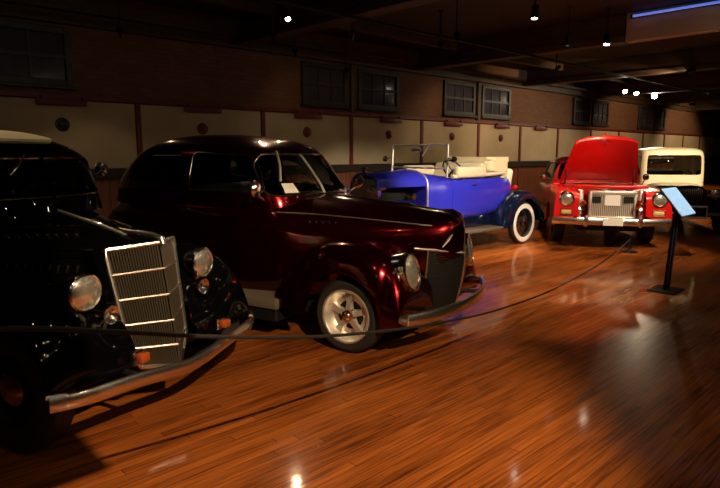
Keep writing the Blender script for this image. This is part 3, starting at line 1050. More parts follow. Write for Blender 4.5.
    for s in (-1, 1):   # grille half
        bm = bmesh.new()
        top, bot = .765, .27
        nb = 26
        def gp(v, u):   # v 0 top..1 bottom, u 0 centre..1 outer
            z = top + (bot - top) * v
            half = .25 - .05 * v + .03 * math.sin(PI * v)
            xc = .705 - .085 * v * v
            return Vector((xc - .22 * u ** 1.25, s * half * u, z + .045 * u * (1 - v)))
        grid = [[bm.verts.new(gp(i / 14, j / 8)) for j in range(9)] for i in range(15)]
        for i in range(14):
            for j in range(8):
                bm.faces.new((grid[i][j], grid[i][j + 1], grid[i + 1][j + 1], grid[i + 1][j]))
        g = obj('grille', bm, M['mesh'], P)
        bm = bmesh.new()
        for i in range(1, nb):
            tube(bm, [gp(i / nb, j / 6) + Vector((.012, 0, 0)) for j in range(7)], .0038, 5)
        obj('grille_bar', bm, M['dark'], g)
        bm = bmesh.new()
        tube(bm, [gp(0, j / 6) + Vector((.014, 0, .004)) for j in range(9)], .012, 8)
        obj('grille_top_bar', bm, M['bumper'], g)
        bm = bmesh.new(); tube(bm, [gp(i / 14, 1) + Vector((.01, 0, 0)) for i in range(15)], .010, 8)
        obj('grille_edge_bar', bm, M['bumper'], g)
        # bright slanted vane beside the nose
        bm = bmesh.new()
        tube(bm, [Vector((.655, s * .10, .95)), Vector((.63, s * .155, .89)), Vector((.60, s * .20, .835))], [.004, .011, .004], 8)
        obj('nose_strip', bm, M['nickel'], P)
    bm = bmesh.new()
    tube(bm, [(.72, 0, .84), (.722, 0, .76), (.715, 0, .65), (.69, 0, .5), (.635, 0, .27)], [.008, .013, .013, .013, .010], 10)
    obj('grille_centre_bar', bm, M['bumper'], P)
    bm = curved_bar(lambda y: .78 - .19 * (abs(y) / .82) ** 2.3, .365, .82, .052, .024, 25)
    fb = obj('front_bumper', bm, M['bumper'], P)
    for y in (-.42, .42):
        bm = bmesh.new(); tube(bm, [(.40, y * .8, .34), (.71, y, .355)], .018, 8)
        obj('bumper_iron', bm, M['dark'], fb)
    for y in (-.81, .81):
        bm = bmesh.new(); tube(bm, [(.60, y, .365), (.53, y * 1.02, .365)], [.047, .03], 10)
        obj('bumper_end', bm, M['bumper'], fb)
    bm = curved_bar(lambda y: -3.80 + .16 * (abs(y) / .84) ** 2.3, .42, .84, .048, .022, 21)
    obj('rear_bumper', bm, M['chrome'], P)
    bm = bmesh.new(); box(bm, (-3.55, -.55, .20), (.42, .55, .30), .02, 1)
    obj('chassis', bm, M['dark'], P)
    # inside
    obj('front_seat', seat_bm(-1.95, .78, .56, .5, .52), M['interior'], P)
    obj('rear_seat', seat_bm(-2.72, .78, .56, .5, .46), M['interior'], P)
    bm = bmesh.new(); box(bm, (-1.1, -.60, .95), (-.84, .60, 1.20), .04, 3); obj('dashboard', bm, M['interior'], P)
    steering(P, -1.28, .33, 1.14)
maroon()

# ------------------------------------------------------------------ black sedan
def black():
    P = thing('sedan_car', 'glossy black vintage car with tall slanted grille and bullet headlamps, cream roof insert', 'car', (1.39, 3.71, 0), R(-68))
    st = [(.15, 1.07, .25, .80, .40, 2.6, 3), (.10, 1.085, .275, .80, .38, 2.5, 3), (0, 1.115, .34, .82, .36, 2.4, 3), (-.3, 1.18, .44, .85, .36, 2.4, 3), (-.6, 1.235, .56, .88, .36, 2.6, 3.4), (-.85, 1.255, .63, .88, .36, 3.2, 4), (-1.3, 1.27, .68, .88, .36, 4, 4),
          (-2.2, 1.27, .70, .88, .36, 4, 4), (-2.9, 1.22, .66, .85, .38, 3.4, 3.4), (-3.4, 1.05, .52, .78, .42, 2.8, 2.8), (-3.7, .80, .30, .66, .48, 2.3, 2.3)]
    bm = hull(st)
    hb = bvh_of(bm)
    dele = [f for f in bm.faces if f.calc_center_median().z > 1.1 and abs(f.calc_center_median().y) < .52 and -2.6 < f.calc_center_median().x < -.95]
    bmesh.ops.delete(bm, geom=dele, context='FACES')
    obj('body', bm, M['black'], P)
    lv = [(1.20, -.50, -2.95, .635, 3.6), (1.30, -.53, -2.92, .635, 3.6), (1.45, -.58, -2.82, .615, 3.6), (1.57, -.64, -2.7, .59, 3.6), (1.64, -.74, -2.58, .55, 3.3), (1.695, -.90, -2.42, .48, 3.0), (1.735, -1.1, -2.2, .37, 2.7), (1.752, -1.28, -2.0, .25, 2.4)]
    cb = cabin(lv)
    cv = bvh_of(cb)
    ws = rpoly([(-.53, 1.315), (.53, 1.315), (.50, 1.50), (.44, 1.565), (-.44, 1.565), (-.50, 1.50)], .07)
    dw = rpoly([(-1.60, 1.32), (-.98, 1.32), (-1.02, 1.50), (-1.10, 1.55), (-1.60, 1.56)], .06)
    rw = rpoly([(-2.42, 1.33), (-1.72, 1.32), (-1.72, 1.56), (-2.25, 1.54)], .07)
    cut_shell('cabin', cb, [prism(bmesh.new(), ws, 'x', -1.2, 1), prism(bmesh.new(), dw, 'y', -2, 2), prism(bmesh.new(), rw, 'y', -2, 2)], M['black'], P, .035)
    w = glaze(P, cv, 'x', 1, ws, 'chrome', trim_r=.007, name='windshield')
    bm = bmesh.new(); strip(bm, cv, 'x', 1, [(0, 1.31 + .26 * k / 6) for k in range(7)], .004, .013); obj('divider', bm, M['black'], w)
    bm = bmesh.new(); strip(bm, cv, 'x', 1, [(-.12 - .14 * k / 6, 1.575 - .12 * k / 6) for k in range(7)], .02, .007); obj('wiper', bm, M['chrome'], w)
    for s in (-1, 1):
        glaze(P, cv, 'y', s, dw, 'chrome', trim_r=.005, name='door_window')
        glaze(P, cv, 'y', s, rw, None, name='rear_side_window')
    ri = rpoly([(-.84, -.33), (-.84, .33), (-2.2, .38), (-2.2, -.38)], .2, 6)
    bm = patch(bmesh.new(), cv, 'z', 1, dens(ri, .08), .018, thick=.018)
    obj('roof_insert', bm, M['creamtop'], P)['label'] = 'cream cloth roof insert'
    # grille
    def edge(v):   # v 0 top..1 bottom: outer x, half width, apex x, z
        z = 1.04 + (.33 - 1.04) * v
        return (.20 + .13 * v, .275 - .05 * v - .05 * max(0, v - .85) / .15, .355 + .115 * v, z)
    for s in (-1, 1):
        def gp(v, u):
            xo, hw, xa, z = edge(v)
            zz = z + (.02 - .05 * v) * (1 - u)
            return Vector((xa + (xo - xa) * u, s * hw * u, zz))
        bm = bmesh.new()
        grid = [[bm.verts.new(gp(i / 16, j / 6) - Vector((.02, 0, 0))) for j in range(7)] for i in range(17)]
        for i in range(16):
            for j in range(6):
                bm.faces.new((grid[i][j], grid[i][j + 1], grid[i + 1][j + 1], grid[i + 1][j]))
        g = obj('grille', bm, M['mesh'], P)
        bm = bmesh.new()
        for j in range(1, 20):
            tube(bm, [gp(i / 8, j / 20) for i in range(9)], .0052, 5)
        obj('grille_bar', bm, M['bars'], g)
        for v in (.20, .41, .62, .82):
            bm = bmesh.new()
            tube(bm, [gp(v, u) + Vector((.010, 0, 0)) for u in (0, .25, .5, .75, 1)], .0085, 6)
            obj('cross_bar', bm, M['bumper'], g)
        bm = bmesh.new()
        tube(bm, [gp(0, u) + Vector((.008, 0, .006)) for u in (0, .5, 1)] + [gp(i / 14, 1) + Vector((.004, s * .006, 0)) for i in range(1, 15)] + [gp(1, u) for u in (.66, .33, 0)], .014, 8)
        obj('grille_shell', bm, M['bumper'], g)
        bm = bmesh.new()   # painted surround
        rows = []
        for i in range(15):
            v = i / 14
            a = gp(v, 1) + Vector((.0, s * .012, .0))
            rows.append([bm.verts.new(a), bm.verts.new(a + Vector((-.05, s * .03, 0))), bm.verts.new(a + Vector((-.16, s * .02, 0)))])
        for A, B in zip(rows[:-1], rows[1:]):
            for j in range(2):
                bm.faces.new((A[j], A[j + 1], B[j + 1], B[j]))
        obj('grille_surround', bm, M['black'], P)
    bm = bmesh.new()   # nose cap between hood and grille top
    pts = [[(-.02, 0, 1.12), (.10, 0, 1.105), (.26, 0, 1.085), (.36, 0, 1.065)], ]
    sec = []
    for k, (x, zt, hw) in enumerate(((.10, 1.098, .31), (.20, 1.085, .30), (.28, 1.078, .24), (.34, 1.07, .12), (.375, 1.062, .02))):
        sec.append([bm.verts.new((x - .10 * abs(t) * (k / 4), hw * t, zt - .045 * t * t - (.05 if abs(t) == 1 else 0))) for t in (-1, -.75, -.5, -.25, 0, .25, .5, .75, 1)])
    for A, B in zip(sec[:-1], sec[1:]):
        for j in range(8):
            bm.faces.new((A[j], A[j + 1], B[j + 1], B[j]))
    obj('nose_cap', bm, M['black'], P)
    bm = bmesh.new()
    tube(bm, [(.385, 0, 1.055), (.375, 0, 1.085), (.30, 0, 1.105), (.12, 0, 1.118), (0, 0, 1.13)], [.016, .022, .020, .014, .006], 10)
    obj('hood_ornament', bm, M['bumper'], P)
    bm = bmesh.new()
    strip(bm, hb, 'z', 1, [(x, 0) for x in np.linspace(.10, -.62, 24)], .003, .008)
    obj('hood_centre_strip', bm, M['nickel'], P)
    for s in (-1, 1):
        bm = bmesh.new()
        strip(bm, hb, 'y', s, [(x, 1.02 + .06 * (.2 - x)) for x in np.linspace(.22, -.35, 20)], .003, .006)
        obj('hood_side_strip', bm, M['chrome'], P)
        for k in range(3):
            bm = bmesh.new()
            strip(bm, hb, 'y', s, [(x, 1.065 - .035 * k) for x in np.linspace(.02, -.78, 24)], .004, .010)
            l = obj('hood_louver', bm, M['black'], P)
        for k in range(14):
            p, n = hit(hb, 'y', s, .02 - .05 * k, .93)
            bm = tube(bmesh.new(), [p + n * .006 + Vector((.010, 0, .022)), p + n * .012, p + n * .006 + Vector((-.010, 0, -.022))], .007, 6)
            obj('hood_vent', bm, M['bumper'], P)
        for k in range(9):
            p, n = hit(hb, 'y', s, -.10 - .05 * k, 1.105)
            bm = tube(bmesh.new(), [p + n * .004 + Vector((.012, 0, 0)), p + n * .010, p + n * .004 + Vector((-.012, 0, 0))], .007, 6)
            obj('hood_stud', bm, M['bumper'], P)
        fst = [(-.82, .42, .33), (-.76, .56, .33), (-.62, .73, .34), (-.42, .86, .36), (-.2, .935, .38), (0, .945, .38), (.14, .905, .38), (.24, .83, .38), (.32, .72, .38), (.37, .60, .38), (.395, .48, .385), (.40, .42, .39)]
        bm = fender(fst, s, .26, .63, .845, .24, 2.3, arch=(0, .35, .40))
        f = obj('front_fender', bm, M['black'], P)
        rst = [(-3.60, .45, .36), (-3.5, .62, .34), (-3.3, .78, .33), (-2.85, .92, .33), (-2.5, .85, .33), (-2.25, .66, .33), (-2.12, .42, .34)]
        bm = fender(rst, s, .50, .68, .86, .06, 2.3, arch=(-2.80, .35, .38))
        obj('rear_fender', bm, M['black'], P)
        bm = bmesh.new(); box(bm, (-2.15, min(s * .55, s * .84), .31), (-.76, max(s * .55, s * .84), .37), .015, 2)
        obj('running_board', bm, M['dark'], P)
        bullet_lamp(P, (.25, s * .485, .85), .10, (1, s * .03, -.02), .10)
        bm = bmesh.new()   # horn under the lamp
        lathe(bm, [(.018, -.14), (.02, -.06), (.03, -.01), (.05, .02), (.054, .024), (.045, .02), (.02, .0)], axis_mtx((.33, s * .39, .71), (1, 0, -.05)), 20)
        tube(bm, [(.22, s * .39, .71), (.22, s * .36, .66)], .012, 6)
        obj('horn', bm, M['chrome'], P)
        wheel(P, 0, s * .80, .355, .17, .20, 'steel')
        wheel(P, -2.80, s * .80, .355, .17, .20, 'steel')
        bm = bmesh.new()
        tube(bm, [(-.86, s * .60, 1.42), (-.88, s * .71, 1.46)], .009, 6)
        lathe(bm, [(0, -.025), (.045, -.018), (.06, .004), (.06, .014), (0, .012)], axis_mtx((-.90, s * .73, 1.47), (-1, 0, 0)), 20)
        obj('side_mirror', bm, M['chrome'], P)
    fb_ = lambda y: .565 - .10 * (abs(y) / .85) ** 2 - .06 * max(0, (abs(y) - .6) / .25) ** 2
    bm = curved_bar(fb_, .375, .85, .044, .02, 29, fz=lambda y: -.05 * math.exp(-(y / .30) ** 2))
    fb = obj('front_bumper', bm, M['bumper'], P)
    for s in (-1, 1):
        bm = bmesh.new(); tube(bm, [(.45, s * .78, .41), (.395, s * .85, .415), (.355, s * .82, .42), (.365, s * .72, .415)], .016, 8)
        obj('bumper_end_loop', bm, M['bumper'], fb)
        bm = bmesh.new(); tube(bm, [(.10, s * .36, .40), (.36, s * .36, .38), (.53, s * .36, .365)], .018, 8)
        obj('bumper_iron', bm, M['dark'], fb)
    for y in (-.29, .46):
        bm = bmesh.new()
        box(bm, (.44, y - .036, .42), (.49, y + .036, .475), .012, 2)
        l = obj('signal_lamp', bm, M['amber'], P); l['label'] = 'orange signal lamp'
        bm = bmesh.new(); box(bm, (.40, y - .042, .40), (.438, y + .042, .48), .008, 1)
        obj('lamp_case', bm, M['chrome'], l)
    bm = bmesh.new(); box(bm, (-3.3, -.5, .28), (.2, .5, .38), .02, 1); obj('chassis', bm, M['dark'], P)
    obj('front_seat', seat_bm(-1.75, .85, .5, .45, .52), M['interior'], P)
    bm = bmesh.new(); box(bm, (-1.0, -.52, 1.05), (-.78, .52, 1.26), .04, 3); obj('dashboard', bm, M['interior'], P)
    steering(P, -1.12, .30, 1.22)
black()

# ------------------------------------------------------------------ blue open tourer
def blue():
    P = thing('open_tourer', 'bright blue open vintage roadster with navy fenders, cream seats and whitewall tyres', 'car', (9.25, 6.30, 0), R(179))
    st = [(2.24, 1.315, .44, .90, .52, 2.6, 4), (2.05, 1.29, .52, .90, .52, 2.8, 4), (1.85, 1.25, .60, .90, .52, 3.4, 4), (1.5, 1.225, .635, .90, .52, 4, 4), (.9, 1.225, .65, .90, .53, 4.4, 4), (.5, 1.24, .64, .90, .58, 4, 3.4), (.25, 1.25, .59, .90, .62, 3.6, 3), (.02, 1.25, .50, .90, .66, 3.2, 2.8), (-.14, 1.22, .38, .90, .70, 2.8, 2.6), (-.24, 1.14, .24, .90, .74, 2.5, 2.4), (-.28, 1.05, .14, .90, .78, 2.3, 2.3)]
    bm = hull(st)
    hb = bvh_of(bm)
    dele = [f for f in bm.faces if f.calc_center_median().z > 1.12 and abs(f.calc_center_median().y) < .54 and 0.1 < f.calc_center_median().x < 1.72]
    bmesh.ops.delete(bm, geom=dele, context='FACES')
    obj('body', bm, M['blue'], P)
    # hood: top shell only, sides are off
    bm = bmesh.new()
    rings = []
    for k in range(13):
        u = k / 12
        x = 2.22 + .93 * u
        hw = .445 - .165 * u
        zt = 1.325 - .03 * u
        rings.append([bm.verts.new((x, hw * se(math.cos(a), 2.4), 1.09 + (zt - 1.09) * se(math.sin(a), 2.4))) for a in [PI * j / 20 for j in range(21)]])
    for A, B in zip(rings[:-1], rings[1:]):
        for j in range(20):
            bm.faces.new((A[j], A[j + 1], B[j + 1], B[j]))
    hood = obj('hood', bm, M['blue'], P)
    bm = bmesh.new()
    tube(bm, [(2.24 + .9 * u, 0, 1.331 - .03 * u) for u in (0, .25, .5, .75, 1)], .007, 6)
    obj('hood_hinge', bm, M['chrome'], hood)
    for x, hw, zt, m in ((2.225, .45, 1.33, 'nickel'), (3.15, .285, 1.295, 'blue')):
        bm = bmesh.new()
        tube(bm, [(x, hw * 1.01, .60)] + [(x, hw * se(math.cos(a), 2.6), 1.06 + (zt - 1.06) * se(math.sin(a), 2.6)) for a in [PI * j / 20 for j in range(21)]] + [(x, -hw * 1.01, .60)], .014 if x < 3 else .022, 8)
        obj('cowl_band' if x < 3 else 'radiator_shell', bm, M[m], P)
    bm = bmesh.new(); box(bm, (3.12, -.265, .58), (3.165, .265, 1.22), .02, 2); obj('radiator', bm, M['radcore'], P)
    bm = bmesh.new(); lathe(bm, [(.03, -.02), (.032, .02), (.05, .03), (.05, .05), (0, .06)], axis_mtx((3.16, 0, 1.34), (0, 0, 1)), 20); obj('radiator_cap', bm, M['chrome'], P)
    bm = bmesh.new()
    box(bm, (2.30, -.17, .58), (3.0, .17, 1.02), .03, 2)
    box(bm, (2.35, .17, .72), (2.85, .24, .82), .02, 2)
    for k in range(4): tube(bm, [(2.42 + .14 * k, .1, .9), (2.42 + .14 * k, .25, .78)], .028, 8)
    tube(bm, [(3.1, .05, 1.08), (2.95, .05, 1.10), (2.9, .05, .98)], .03, 8)
    e = obj('engine', bm, M['dark'], P)
    bm = bmesh.new(); lathe(bm, [(0, -.06), (.05, -.055), (.055, 0), (.05, .05), (0, .055)], axis_mtx((2.42, .30, .93), (0, 1, 0)), 20); obj('horn_button', bm, mat('brass', (.75, .52, .2), .25, 1.0), e)
    # frame and aprons
    bm = bmesh.new()
    for s in (-1, 1): box(bm, (-.7, s * .40 - .03, .46), (3.3, s * .40 + .03, .58), .01, 1)
    box(bm, (-.6, -.55, .44), (2.2, .55, .53), .01, 1)
    obj('chassis', bm, M['navy'], P)
    for s in (-1, 1):
        # door
        dp = rpoly([(1.18, .60), (1.80, .60), (1.80, 1.14), (1.18, 1.14)], .05)
        bm = patch(bmesh.new(), hb, 'y', s, dens(dp, .05), .007, thick=.02)
        d = obj('door', bm, M['blue'], P)
        bm = bmesh.new()
        p, n = hit(hb, 'y', s, 1.25, 1.08)
        tube(bm, [p, p + n * .04, p + n * .045 + Vector((.09, 0, 0))], .010, 8)
        obj('door_handle', bm, M['chrome'], d)
        bm = bmesh.new()
        strip(bm, hb, 'y', s, [(x, 1.165) for x in np.linspace(2.15, .1, 40)], .003, .008)
        obj('belt_moulding', bm, M['blue'], P)
        # rear fender, front fender, running board
        rst = [(-.56, .40, .34), (-.55, .56, .34), (-.48, .72, .34), (-.32, .86, .36), (-.1, .935, .40), (.08, .94, .40), (.28, .90, .40), (.48, .79, .38), (.62, .64, .35), (.72, .46, .33), (.75, .38, .325)]
        bm = fender(rst, s, .52, .68, .86, .02, 2.6, arch=(0, .37, .43))
        obj('rear_fender', bm, M['navy'], P)
        fst = [(3.72, .48, .44), (3.68, .60, .46), (3.55, .76, .50), (3.3, .90, .54), (3.05, .93, .54), (2.8, .84, .50), (2.5, .60, .40), (2.3, .44, .33), (2.24, .38, .32)]
        bm = fender(fst, s, .48, .66, .86, .02, 2.6, arch=(3.1, .37, .43))
        obj('front_fender', bm, M['navy'], P)
        bm = bmesh.new(); box(bm, (.70, min(s * .56, s * .85), .325), (2.3, max(s * .56, s * .85), .375), .012, 2)
        obj('running_board', bm, M['board'], P)
        bm = bmesh.new(); box(bm, (.72, min(s * .50, s * .56), .375), (2.28, max(s * .50, s * .56), .56), .008, 1)
        obj('splash_apron', bm, M['navy'], P)
        wheel(P, 0, s * .80, .372, .13, .255, 'whitewall')
        wheel(P, 3.1, s * .80, .372, .13, .255, 'whitewall')
        bullet_lamp(P, (3.32, s * .36, 1.02), .115, (1, 0, 0), .12)
        # cream cockpit side upholstery
        bm = bmesh.new(); box(bm, (.92, min(s * .50, s * .635), 1.20), (1.70, max(s * .50, s * .635), 1.385), .05, 3)
        obj('side_cushion', bm, M['leather'], P)
        bm = bmesh.new()
        tube(bm, [(1.95, s * .60, 1.22), (1.94, s * .60, 1.50), (1.925, s * .595, 1.735)], .018, 8)
        obj('windshield_post', bm, M['nickel'], P)
        bm = bmesh.new()
        tube(bm, [(1.95, s * .62, 1.52), (1.97, s * .73, 1.50)], .008, 6)
        lathe(bm, [(0, -.02), (.045, -.015), (.05, .01), (0, .012)], axis_mtx((1.97, s * .75, 1.50), (-1, 0, 0)), 18)
        obj('side_mirror', bm, M['chrome'], P)
    bm = bmesh.new()
    tube(bm, [(1.945, -.59, 1.36), (1.945, .59, 1.36), (1.925, .58, 1.73), (1.925, -.58, 1.73)], .014, 8, True)
    wf = obj('windshield_frame', bm, M['nickel'], P)
    bm = bmesh.new(); bm.faces.new([bm.verts.new(c) for c in ((1.943, -.58, 1.37), (1.943, .58, 1.37), (1.926, .575, 1.72), (1.926, -.575, 1.72))]); obj('windshield_glass', bm, M['glass'], wf, flat=True)
    bm = bmesh.new()
    tube(bm, [(1.95, .22, 1.72), (1.955, .09, 1.55)], .009, 6); obj('wiper', bm, M['nickel'], wf)
    bm = bmesh.new()
    tube(bm, [(1.90, -.12, 1.70), (1.88, -.12, 1.66)], .008, 6); box(bm, (1.86, -.22, 1.62), (1.88, -.02, 1.68), .008, 2); obj('rear_view_mirror', bm, M['nickel'], wf)
    obj('front_seat', seat_bm(1.0, 1.12, .52, .52, .34), M['leather'], P)
    obj('rear_seat', seat_bm(.12, 1.12, .50, .5, .22), M['leather'], P)
    bm = bmesh.new()
    tube(bm, [(1.78, .57, 1.225), (1.2, .585, 1.235), (.6, .575, 1.25), (.25, .50, 1.26), (.08, .34, 1.265), (.04, 0, 1.27), (.08, -.34, 1.265), (.25, -.50, 1.26), (.6, -.575, 1.25), (1.2, -.585, 1.235), (1.78, -.57, 1.225)], .032, 8)
    obj('cockpit_roll', bm, M['leather'], P)
    bm = bmesh.new()
    prism(bm, rpoly([(-.10, -.34), (-.10, .34), (.22, .54), (.72, .54), (.72, -.54), (.22, -.54)], .12), 'z', 1.29, 1.46)
    prism(bm, rpoly([(-.14, -.34), (-.14, .34), (.2, .52), (.64, .52), (.64, -.52), (.2, -.52)], .12), 'z', 1.44, 1.53)
    bmesh.ops.bevel(bm, geom=[e for e in bm.edges if abs(e.verts[0].co.z - e.verts[1].co.z) < 1e-4], offset=.03, segments=3, affect='EDGES')
    tb = obj('folded_top', bm, M['creamtop'], P); tb['label'] = 'folded cream canvas top'
    bm = bmesh.new(); box(bm, (1.62, -.5, 1.02), (1.74, .5, 1.20), .03, 2); obj('dashboard', bm, M['blue'], P)
    steering(P, 1.42, .30, 1.32, .2)
    bm = curved_bar(lambda y: 3.9 - .1 * (y / .8) ** 2, .46, .8, .035, .014, 15); obj('front_bumper', bm, M['bumper'], P)
    bm = curved_bar(lambda y: -.72 + .08 * (y / .8) ** 2, .46, .8, .035, .014, 15); rbp = obj('rear_bumper', bm, M['chrome'], P)
    for y in (-.4, .4):
        bm = bmesh.new(); tube(bm, [(-.6, y, .5), (-.71, y, .46)], .016, 6); obj('bumper_iron', bm, M['dark'], P)
        bm = bmesh.new(); tube(bm, [(3.2, y, .5), (3.88, y, .46)], .016, 6); obj('bumper_iron', bm, M['dark'], P)
    for s in (-1, 1):
        bm = bmesh.new(); lathe(bm, [(0, .02), (.035, .015), (.045, -.01), (.03, -.06), (0, -.07)], axis_mtx((-.20, s * .46, .98), (-1, 0, 0)), 18)
        tube(bm, [(-.15, s * .46, .98), (0, s * .44, .95)], .01, 6)
        obj('tail_lamp', bm, M['red'], P)
blue()

# ------------------------------------------------------------------ red car with its hood up
def red():
    P = thing('sedan_car', 'bright red classic car with its hood raised showing the chrome radiator', 'car', (10.43, 4.66, 0), R(-145.7))
    st = [(-.52, 1.02, .895, .78, .32, 6, 5), (-.9, 1.01, .91, .78, .30, 6, 5), (-1.6, .99, .925, .78, .30, 6, 5), (-2.6, .975, .92, .78, .30, 6, 5), (-3.3, .96, .90, .76, .32, 5, 4), (-3.75, .92, .84, .72, .36, 4, 4), (-3.9, .84, .72, .68, .42, 3, 3)]
    bm = hull(st)
    hb = bvh_of(bm)
    dele = [f for f in bm.faces if f.calc_center_median().z > .9 and abs(f.calc_center_median().y) < .72 and -2.7 < f.calc_center_median().x < -1.0]
    bmesh.ops.delete(bm, geom=dele, context='FACES')
    obj('body', bm, M['red'], P)
    lv = [(.96, -.80, -3.15, .80, 6), (1.08, -.92, -3.05, .79, 6), (1.25, -1.10, -2.92, .745, 6), (1.42, -1.30, -2.78, .68, 5), (1.48, -1.45, -2.66, .62, 4), (1.52, -1.65, -2.5, .50, 3.2), (1.535, -1.8, -2.36, .36, 2.8)]
    cb = cabin(lv); cv = bvh_of(cb)
    ws = rpoly([(-.68, 1.08), (.68, 1.08), (.58, 1.42), (-.58, 1.42)], .06)
    sw = rpoly([(-2.62, 1.08), (-1.10, 1.08), (-1.36, 1.41), (-2.55, 1.41)], .06)
    cut_shell('cabin', cb, [prism(bmesh.new(), ws, 'x', -1.9, 1), prism(bmesh.new(), sw, 'y', -2, 2)], M['red'], P, .035)
    glaze(P, cv, 'x', 1, ws, 'chrome', trim_r=.012, name='windshield')
    for s in (-1, 1):
        g = glaze(P, cv, 'y', s, sw, 'chrome', trim_r=.012, name='side_window')
        dp = rpoly([(-1.95, .42), (-.82, .42), (-.82, .90), (-1.95, .90)], .05)
        bm = patch(bmesh.new(), hb, 'y', s, dens(dp, .06), .006, thick=.02)
        d = obj('door', bm, M['red'], P)
        bm = bmesh.new(); p, n = hit(hb, 'y', s, -1.85, .84); tube(bm, [p, p + n * .03, p + n * .035 + Vector((.12, 0, 0))], .011, 8); obj('door_handle', bm, M['chrome'], d)
        bm = bmesh.new(); tube(bm, [(-1.0, s * .87, .96), (-1.0, s * .93, 1.10)], .010, 6)
        lathe(bm, [(0, -.05), (.04, -.04), (.06, 0), (.06, .015), (0, .012)], axis_mtx((-1.0, s * .95, 1.14), (-1, 0, 0)), 18); obj('side_mirror', bm, M['chrome'], P)
        fst = [(-.62, 1.02, .33), (-.3, 1.02, .33), (0, 1.015, .34), (.3, 1.005, .34), (.55, .995, .36), (.72, .985, .38), (.82, .965, .40), (.87, .93, .41), (.895, .88, .42), (.905, .78, .43), (.91, .60, .44)]
        bm = fender(fst, s, .52, .72, .925, .035, 4.2, arch=(0, .34, .40))
        f = obj('front_fender', bm, M['red'], P)
        bm = bmesh.new()
        lathe(bm, [(.14, -.10), (.132, .0), (.118, .028), (.10, .030), (.095, .015)], axis_mtx((.895, s * .72, .835), (1, 0, 0)), 30)
        h = obj('headlamp_ring', bm, M['chrome'], f)
        bm = bmesh.new(); lathe(bm, [(.098, .014), (.07, .032), (0, .042)], axis_mtx((.895, s * .72, .835), (1, 0, 0)), 30); obj('headlamp_lens', bm, M['lens'], f)
        bm = bmesh.new(); box(bm, (.88, s * .72 - .085, .585), (.925, s * .72 + .085, .655), .02, 3); pl = obj('parking_lamp', bm, M['yellow'], f)
        bm = bmesh.new(); tube(bm, [(.918, s * .72 + a * .095, .62 + b * .045) for a, b in ((-1, -1), (1, -1), (1, 1), (-1, 1))], .009, 6, True); obj('parking_lamp_frame', bm, M['chrome'], f)
        bm = bmesh.new(); box(bm, (-.55, min(s * .50, s * .54), .50), (.80, max(s * .50, s * .54), .98), .01, 1); obj('inner_fender', bm, M['red'], P)
        wheel(P, 0, s * .84, .34, .19, .20, 'steel')
        wheel(P, -2.92, s * .84, .34, .19, .20, 'steel')
    # raised hood
    ang = R(51)
    hx, hz = -.60, 1.06
    bm = bmesh.new()
    rows = []
    L = 1.02
    prof = [(u * L, 0.0) for u in np.linspace(0, 1, 13)] + [(L + .02, -.02), (L + .035, -.06), (L + .04, -.11), (L + .03, -.15)]
    for (d, dz) in prof:
        u = min(1, d / L)
        hw = .69 - .17 * u ** 1.3
        row = []
        for j in range(17):
            v = -1 + 2 * j / 16
            x = d - .05 * v * v * u
            z = dz * (1 - .3 * v * v) + .085 * (1 - abs(v) ** 2.6) - (.04 if abs(v) == 1 else 0)
            row.append(bm.verts.new((hx + x * math.cos(ang) - z * math.sin(ang), hw * v, hz + x * math.sin(ang) + z * math.cos(ang))))
        rows.append(row)
    for A, B in zip(rows[:-1], rows[1:]):
        for j in range(16):
            bm.faces.new((A[j], A[j + 1], B[j + 1], B[j]))
    bmesh.ops.solidify(bm, geom=bm.faces[:], thickness=.014)
    hd = obj('raised_hood', bm, M['red'], P)
    def hp(d, y, z):
        return Vector((hx + d * math.cos(ang) - z * math.sin(ang), y, hz + d * math.sin(ang) + z * math.cos(ang)))
    bm = bmesh.new(); tube(bm, [hp(.93, -.07, .03), hp(.99, 0, .0), hp(.93, .07, .03)], .014, 8); tube(bm, [hp(.97, 0, .02), hp(.90, 0, -.04)], .012, 6); obj('hood_latch', bm, M['chrome'], hd)
    bm = bmesh.new(); tube(bm, [hp(L * .75, 0, .1), hp(L * .95, 0, .13), hp(L + .05, 0, .12)], [.008, .02, .01], 8); obj('hood_ornament', bm, M['chrome'], hd)
    for s in (-1, 1):
        bm = bmesh.new(); tube(bm, [(-.50, s * .60, 1.02), (-.40, s * .60, 1.16), hp(.30, s * .60, .0)], .012, 6); obj('hood_hinge', bm, M['dark'], hd)
    bm = bmesh.new(); box(bm, (-.62, -.80, .50), (-.56, .80, 1.03), .01, 1); obj('firewall', bm, M['red'], P)
    bm = bmesh.new(); box(bm, (-.66, -.66, 1.03), (-.50, .66, 1.055), .008, 1); obj('cowl_vent', bm, M['chrome'], P)
    bm = bmesh.new(); box(bm, (.60, -.60, 1.005), (.70, .60, 1.055), .015, 2); obj('latch_panel', bm, M['red'], P)
    bm = bmesh.new(); box(bm, (.80, -.56, .405), (.905, .56, .49), .02, 2); obj('front_valance', bm, M['red'], P)
    bm = bmesh.new(); box(bm, (-.5, -.50, .30), (.78, .50, .42), .01, 1); obj('chassis', bm, M['dark'], P)
    # radiator
    rx, y0, y1, z0, z1 = .66, -.33, .43, .50, .965
    bm = bmesh.new(); box(bm, (rx - .06, y0 + .03, z0 + .02), (rx - .01, y1 - .03, z1 - .02)); rad = obj('radiator', bm, M['radcore'], P, flat=True)
    bm = bmesh.new()
    for lo, hi in (((y0, z0), (y0 + .045, z1)), ((y1 - .045, z0), (y1, z1)), ((y0, z1 - .07), (y1, z1)), ((y0, z0), (y1, z0 + .03))):
        box(bm, (rx - .08, lo[0], lo[1]), (rx + .02, hi[0], hi[1]), .012, 2)
    tube(bm, [(rx - .03, y0 + .25, z1), (rx - .03, y0 + .25, z1 + .04)], [.035, .045], 12)
    obj('radiator_frame', bm, M['alu'], rad)
